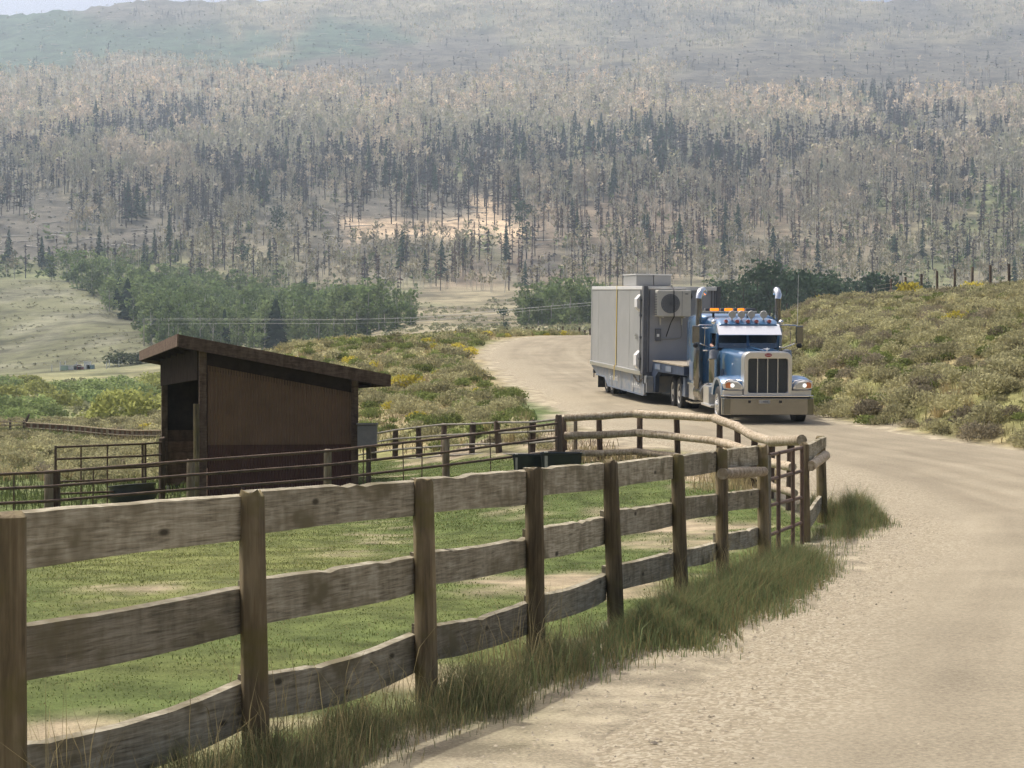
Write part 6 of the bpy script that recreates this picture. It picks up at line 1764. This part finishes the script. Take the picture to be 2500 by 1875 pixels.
# ------------------------------------------------------------------ grey container
base = Matrix.Translation((bx_, by_, gz0)) @ Euler(TR_ROT).to_matrix().to_4x4()
cont = thing('shipping_container', base @ Vector((0, 0, .95)), 'tall grey container module with air conditioner riding on the lowboy trailer', 'container', rot=TR_ROT)
HW, HL, HH = 1.28, 8.5, 2.89
def cpart(mb, name, mat, parent=None, **k): return mb.build(name, mat, parent or cont, **k)
mb = MB(); mb.box(-HW + .03, HW - .03, .05, HL - .03, .1, HH - .1); cpart(mb, 'body', M['cont_front'])
for s in (-1, 1):
    for a, b in ((.22, 2.05), (2.07, 4.0), (4.02, 7.15), (7.17, HL - .2)):
        mb = MB(); mb.box(s * (HW - .02) - .012, s * (HW - .02) + .012, a, b - .008, .16, HH - .12); cpart(mb, 'side_panel', M['cont_side'], bevel=.006)
    for a, b in ((0, .2), (HL - .18, HL)):
        mb = MB(); mb.box(min(s * (HW - .14), s * HW), max(s * (HW - .14), s * HW), a, b, .02, HH); cpart(mb, 'corner_post', M['cont_dark'] if a == 0 else M['cont_side'], bevel=.012)
    mb = MB(); mb.box(min(s * (HW - .1), s * (HW + .012)), max(s * (HW - .1), s * (HW + .012)), .2, HL - .18, HH - .12, HH - .002); cpart(mb, 'top_rail', M['cont_trim'], bevel=.01)
    mb = MB(); mb.box(min(s * (HW - .1), s * (HW + .05)), max(s * (HW - .1), s * (HW + .05)), .2, HL - .1, .005, .15); cpart(mb, 'bottom_rail', M['alu'], bevel=.02)
mb = MB(); mb.box(-HW + .02, HW - .02, .02, HL - .02, HH - .06, HH - .01); cpart(mb, 'roof', M['cont_trim'])
mb = MB(); mb.box(.1, HW - .15, -.02, .06, HH - .13, HH - .02); mb.box(-HW + .15, .08, -.01, .05, HH - .1, HH - .03); cpart(mb, 'front_top_trim', M['cont_trim'])
mb = MB(); mb.box(-HW + .14, HW - .14, .01, .06, .02, .12); cpart(mb, 'front_sill', M['cont_dark'])
for x in (-HW + .2, HW - .2, HW - .3):
    mb = MB(); mb.box(x - .02, x + .02, .02, .06, .12, HH - .14); cpart(mb, 'front_rib', M['cont_dark'])
# hooded vents and door hardware on the near side
for z0, z1 in ((2.05, 2.62), (.16, .80)):
    mb = MB(); mb.prism([(-HW - .001, z0), (-HW - .14, z0 + .15), (-HW - .14, z1 - .15), (-HW - .001, z1)], 'y', .34, .74); cpart(mb, 'vent_hood', M['cont_trim'], bevel=.008)
mb = MB(); mb.tube([(-HW - .03, .28, .2), (-HW - .03, .28, HH - .15)], .022, 8); cpart(mb, 'lock_rod', M['cont_dark'])
for z in (.5, 1.2, 1.9, 2.4):
    mb = MB(); mb.box(-HW - .06, -HW, .22, .34, z, z + .07); cpart(mb, 'hinge', M['cont_dark'])
mb = MB(); mb.box(-HW - .06, -HW, .86, .91, 1.16, 1.34); mb.box(-HW - .07, -HW - .05, .70, .95, 1.26, 1.29); cpart(mb, 'door_handle', M['bright'])
mb = MB(); mb.box(-HW - .016, -HW - .006, 3.98, 4.05, .0, HH + .003); mb.box(-HW - .016, HW + .016, 3.98, 4.05, HH + .003, HH + .011); mb.box(-HW - .07, -HW - .06, 3.98, 4.05, -.35, .16); mb.box(-HW - .07, -HW - .006, 3.98, 4.05, .15, .165); cpart(mb, 'yellow_strap', M['strap'])
# roof hatches
for x0, x1 in ((-.98, -.4), (-.38, .22)):
    mb = MB(); mb.box(x0, x1, 2.4, 4.4, HH + .012, HH + .37); hb = cpart(mb, 'roof_unit', M['cont_side'], bevel=.02)
    mb = MB(); mb.box(x0 - .02, x1 + .02, 2.37, 4.43, HH + .373, HH + .41); cpart(mb, 'unit_lid', M['cont_trim'], hb)
# air conditioner on the front wall
ax0, ax1, az0, az1 = -.93, .18, 1.92, 2.76
mb = MB(); mb.box(ax0, ax1, -.42, -.06, az0, az1); ac = cpart(mb, 'air_conditioner', M['acwhite'], bevel=.03)
fc_ = (ax0 + .43, (az0 + az1) / 2 - .01)
mb = MB(); mb.lathe([(.01, 0), (.30, 0), (.31, -.012), (.31, -.02)], (fc_[0], -.415, fc_[1]), 'y', 36); cpart(mb, 'fan_opening', M['fan'], ac)
mb = MB()
for r_ in (.06, .12, .18, .24, .30): mb.tube([(fc_[0] + r_ * math.cos(a), -.44, fc_[1] + r_ * math.sin(a)) for a in [2 * math.pi * k / 28 for k in range(29)]], .006, 4)
for k in range(8):
    a = math.pi * k / 8; mb.tube([(fc_[0] - .3 * math.cos(a), -.443, fc_[1] - .3 * math.sin(a)), (fc_[0] + .3 * math.cos(a), -.443, fc_[1] + .3 * math.sin(a))], .005, 4)
cpart(mb, 'fan_guard', M['cont_dark'], ac)
mb = MB()
for k in range(14): mb.box(ax0 - .012, ax0, -.40, -.1, az0 + .05 + k * .052, az0 + .078 + k * .052)
cpart(mb, 'side_louvres', M['cont_dark'], ac)
mb = MB(); mb.box(ax1 - .30, ax1 - .29, -.426, -.418, az0 + .03, az1 - .03); mb.box(ax1 - .2, ax1 - .1, -.426, -.418, az1 - .13, az1 - .10); cpart(mb, 'panel_marks', M['cont_dark'], ac)
for x in (ax0 + .2, ax1 - .2):
    mb = MB(); mb.box(x - .02, x + .02, -.44, 0.05, az0 - .05, az0 - .003); mb.box(x - .02, x + .02, -.06, -.02, az0 - .28, az0 - .05); cpart(mb, 'bracket', M['acwhite'], ac)
xs_ = fc_[0] + .1
mb = MB(); mb.tube([(xs_ - .02, .05, HH + .02), (xs_, -.2, HH - .01), (xs_, -.46, az1 - .02), (xs_ + .02, -.46, az0), (xs_ - .02, -.2, az0 - .2), (xs_ - .12, -.02, az0 - .65)], .018, 6); cpart(mb, 'black_cable', M['black'], ac)
mb = MB(); mb.tube([(ax1, -.2, az1 - .05), (ax1 + .06, -.1, az1 - .2), (ax1 + .03, -.02, az1 - .35)], [.05, .07, .04], 8); cpart(mb, 'pipe_cover', M['black'], ac)
mb = MB(); mb.box(-.88, -.70, -.06, .04, 1.12, 1.52); sw = cpart(mb, 'switch_box', M['cont_dark'], bevel=.01)
mb = MB(); mb.box(-.84, -.76, -.067, -.061, 1.26, 1.35); cpart(mb, 'switch_label', M['white'], sw)
mb = MB(); mb.tube([(-.7, 0, 1.2), (-.2, 0, 1.2), (-.06, 0, 1.22), (0, 0, 1.3), (0, 0, 1.9)], .018, 8); cpart(mb, 'conduit', M['cont_side'], smooth=True)
mb = MB(); mb.box(.2, .62, -.1, .05, .95, 1.75); cpart(mb, 'wall_cabinet', M['cont_front'], bevel=.01)

# ------------------------------------------------------------------ smoky air over the whole valley
zmax = max(float(FZ.max()) + 30, 420)
mb = MB(); mb.box(-1750, 1750, -45, 2560, min(float(FZ.min()), float(Z.min())) - 1.0, zmax)
hz_m = bpy.data.materials.new('smoky_air'); hz_m.use_nodes = True
nt = hz_m.node_tree; nt.nodes.clear()
ho = nt.nodes.new('ShaderNodeOutputMaterial'); hv = nt.nodes.new('ShaderNodeVolumePrincipled')
hv.inputs['Color'].default_value = (.70, .84, 1.0, 1); hv.inputs['Density'].default_value = HAZE_DENSITY; hv.inputs['Anisotropy'].default_value = .35
nt.links.new(hv.outputs[0], ho.inputs['Volume'])
hz_m.cycles.homogeneous_volume = True if hasattr(hz_m.cycles, 'homogeneous_volume') else True
hz = mb.build('haze', hz_m); tag(hz, kind='stuff')
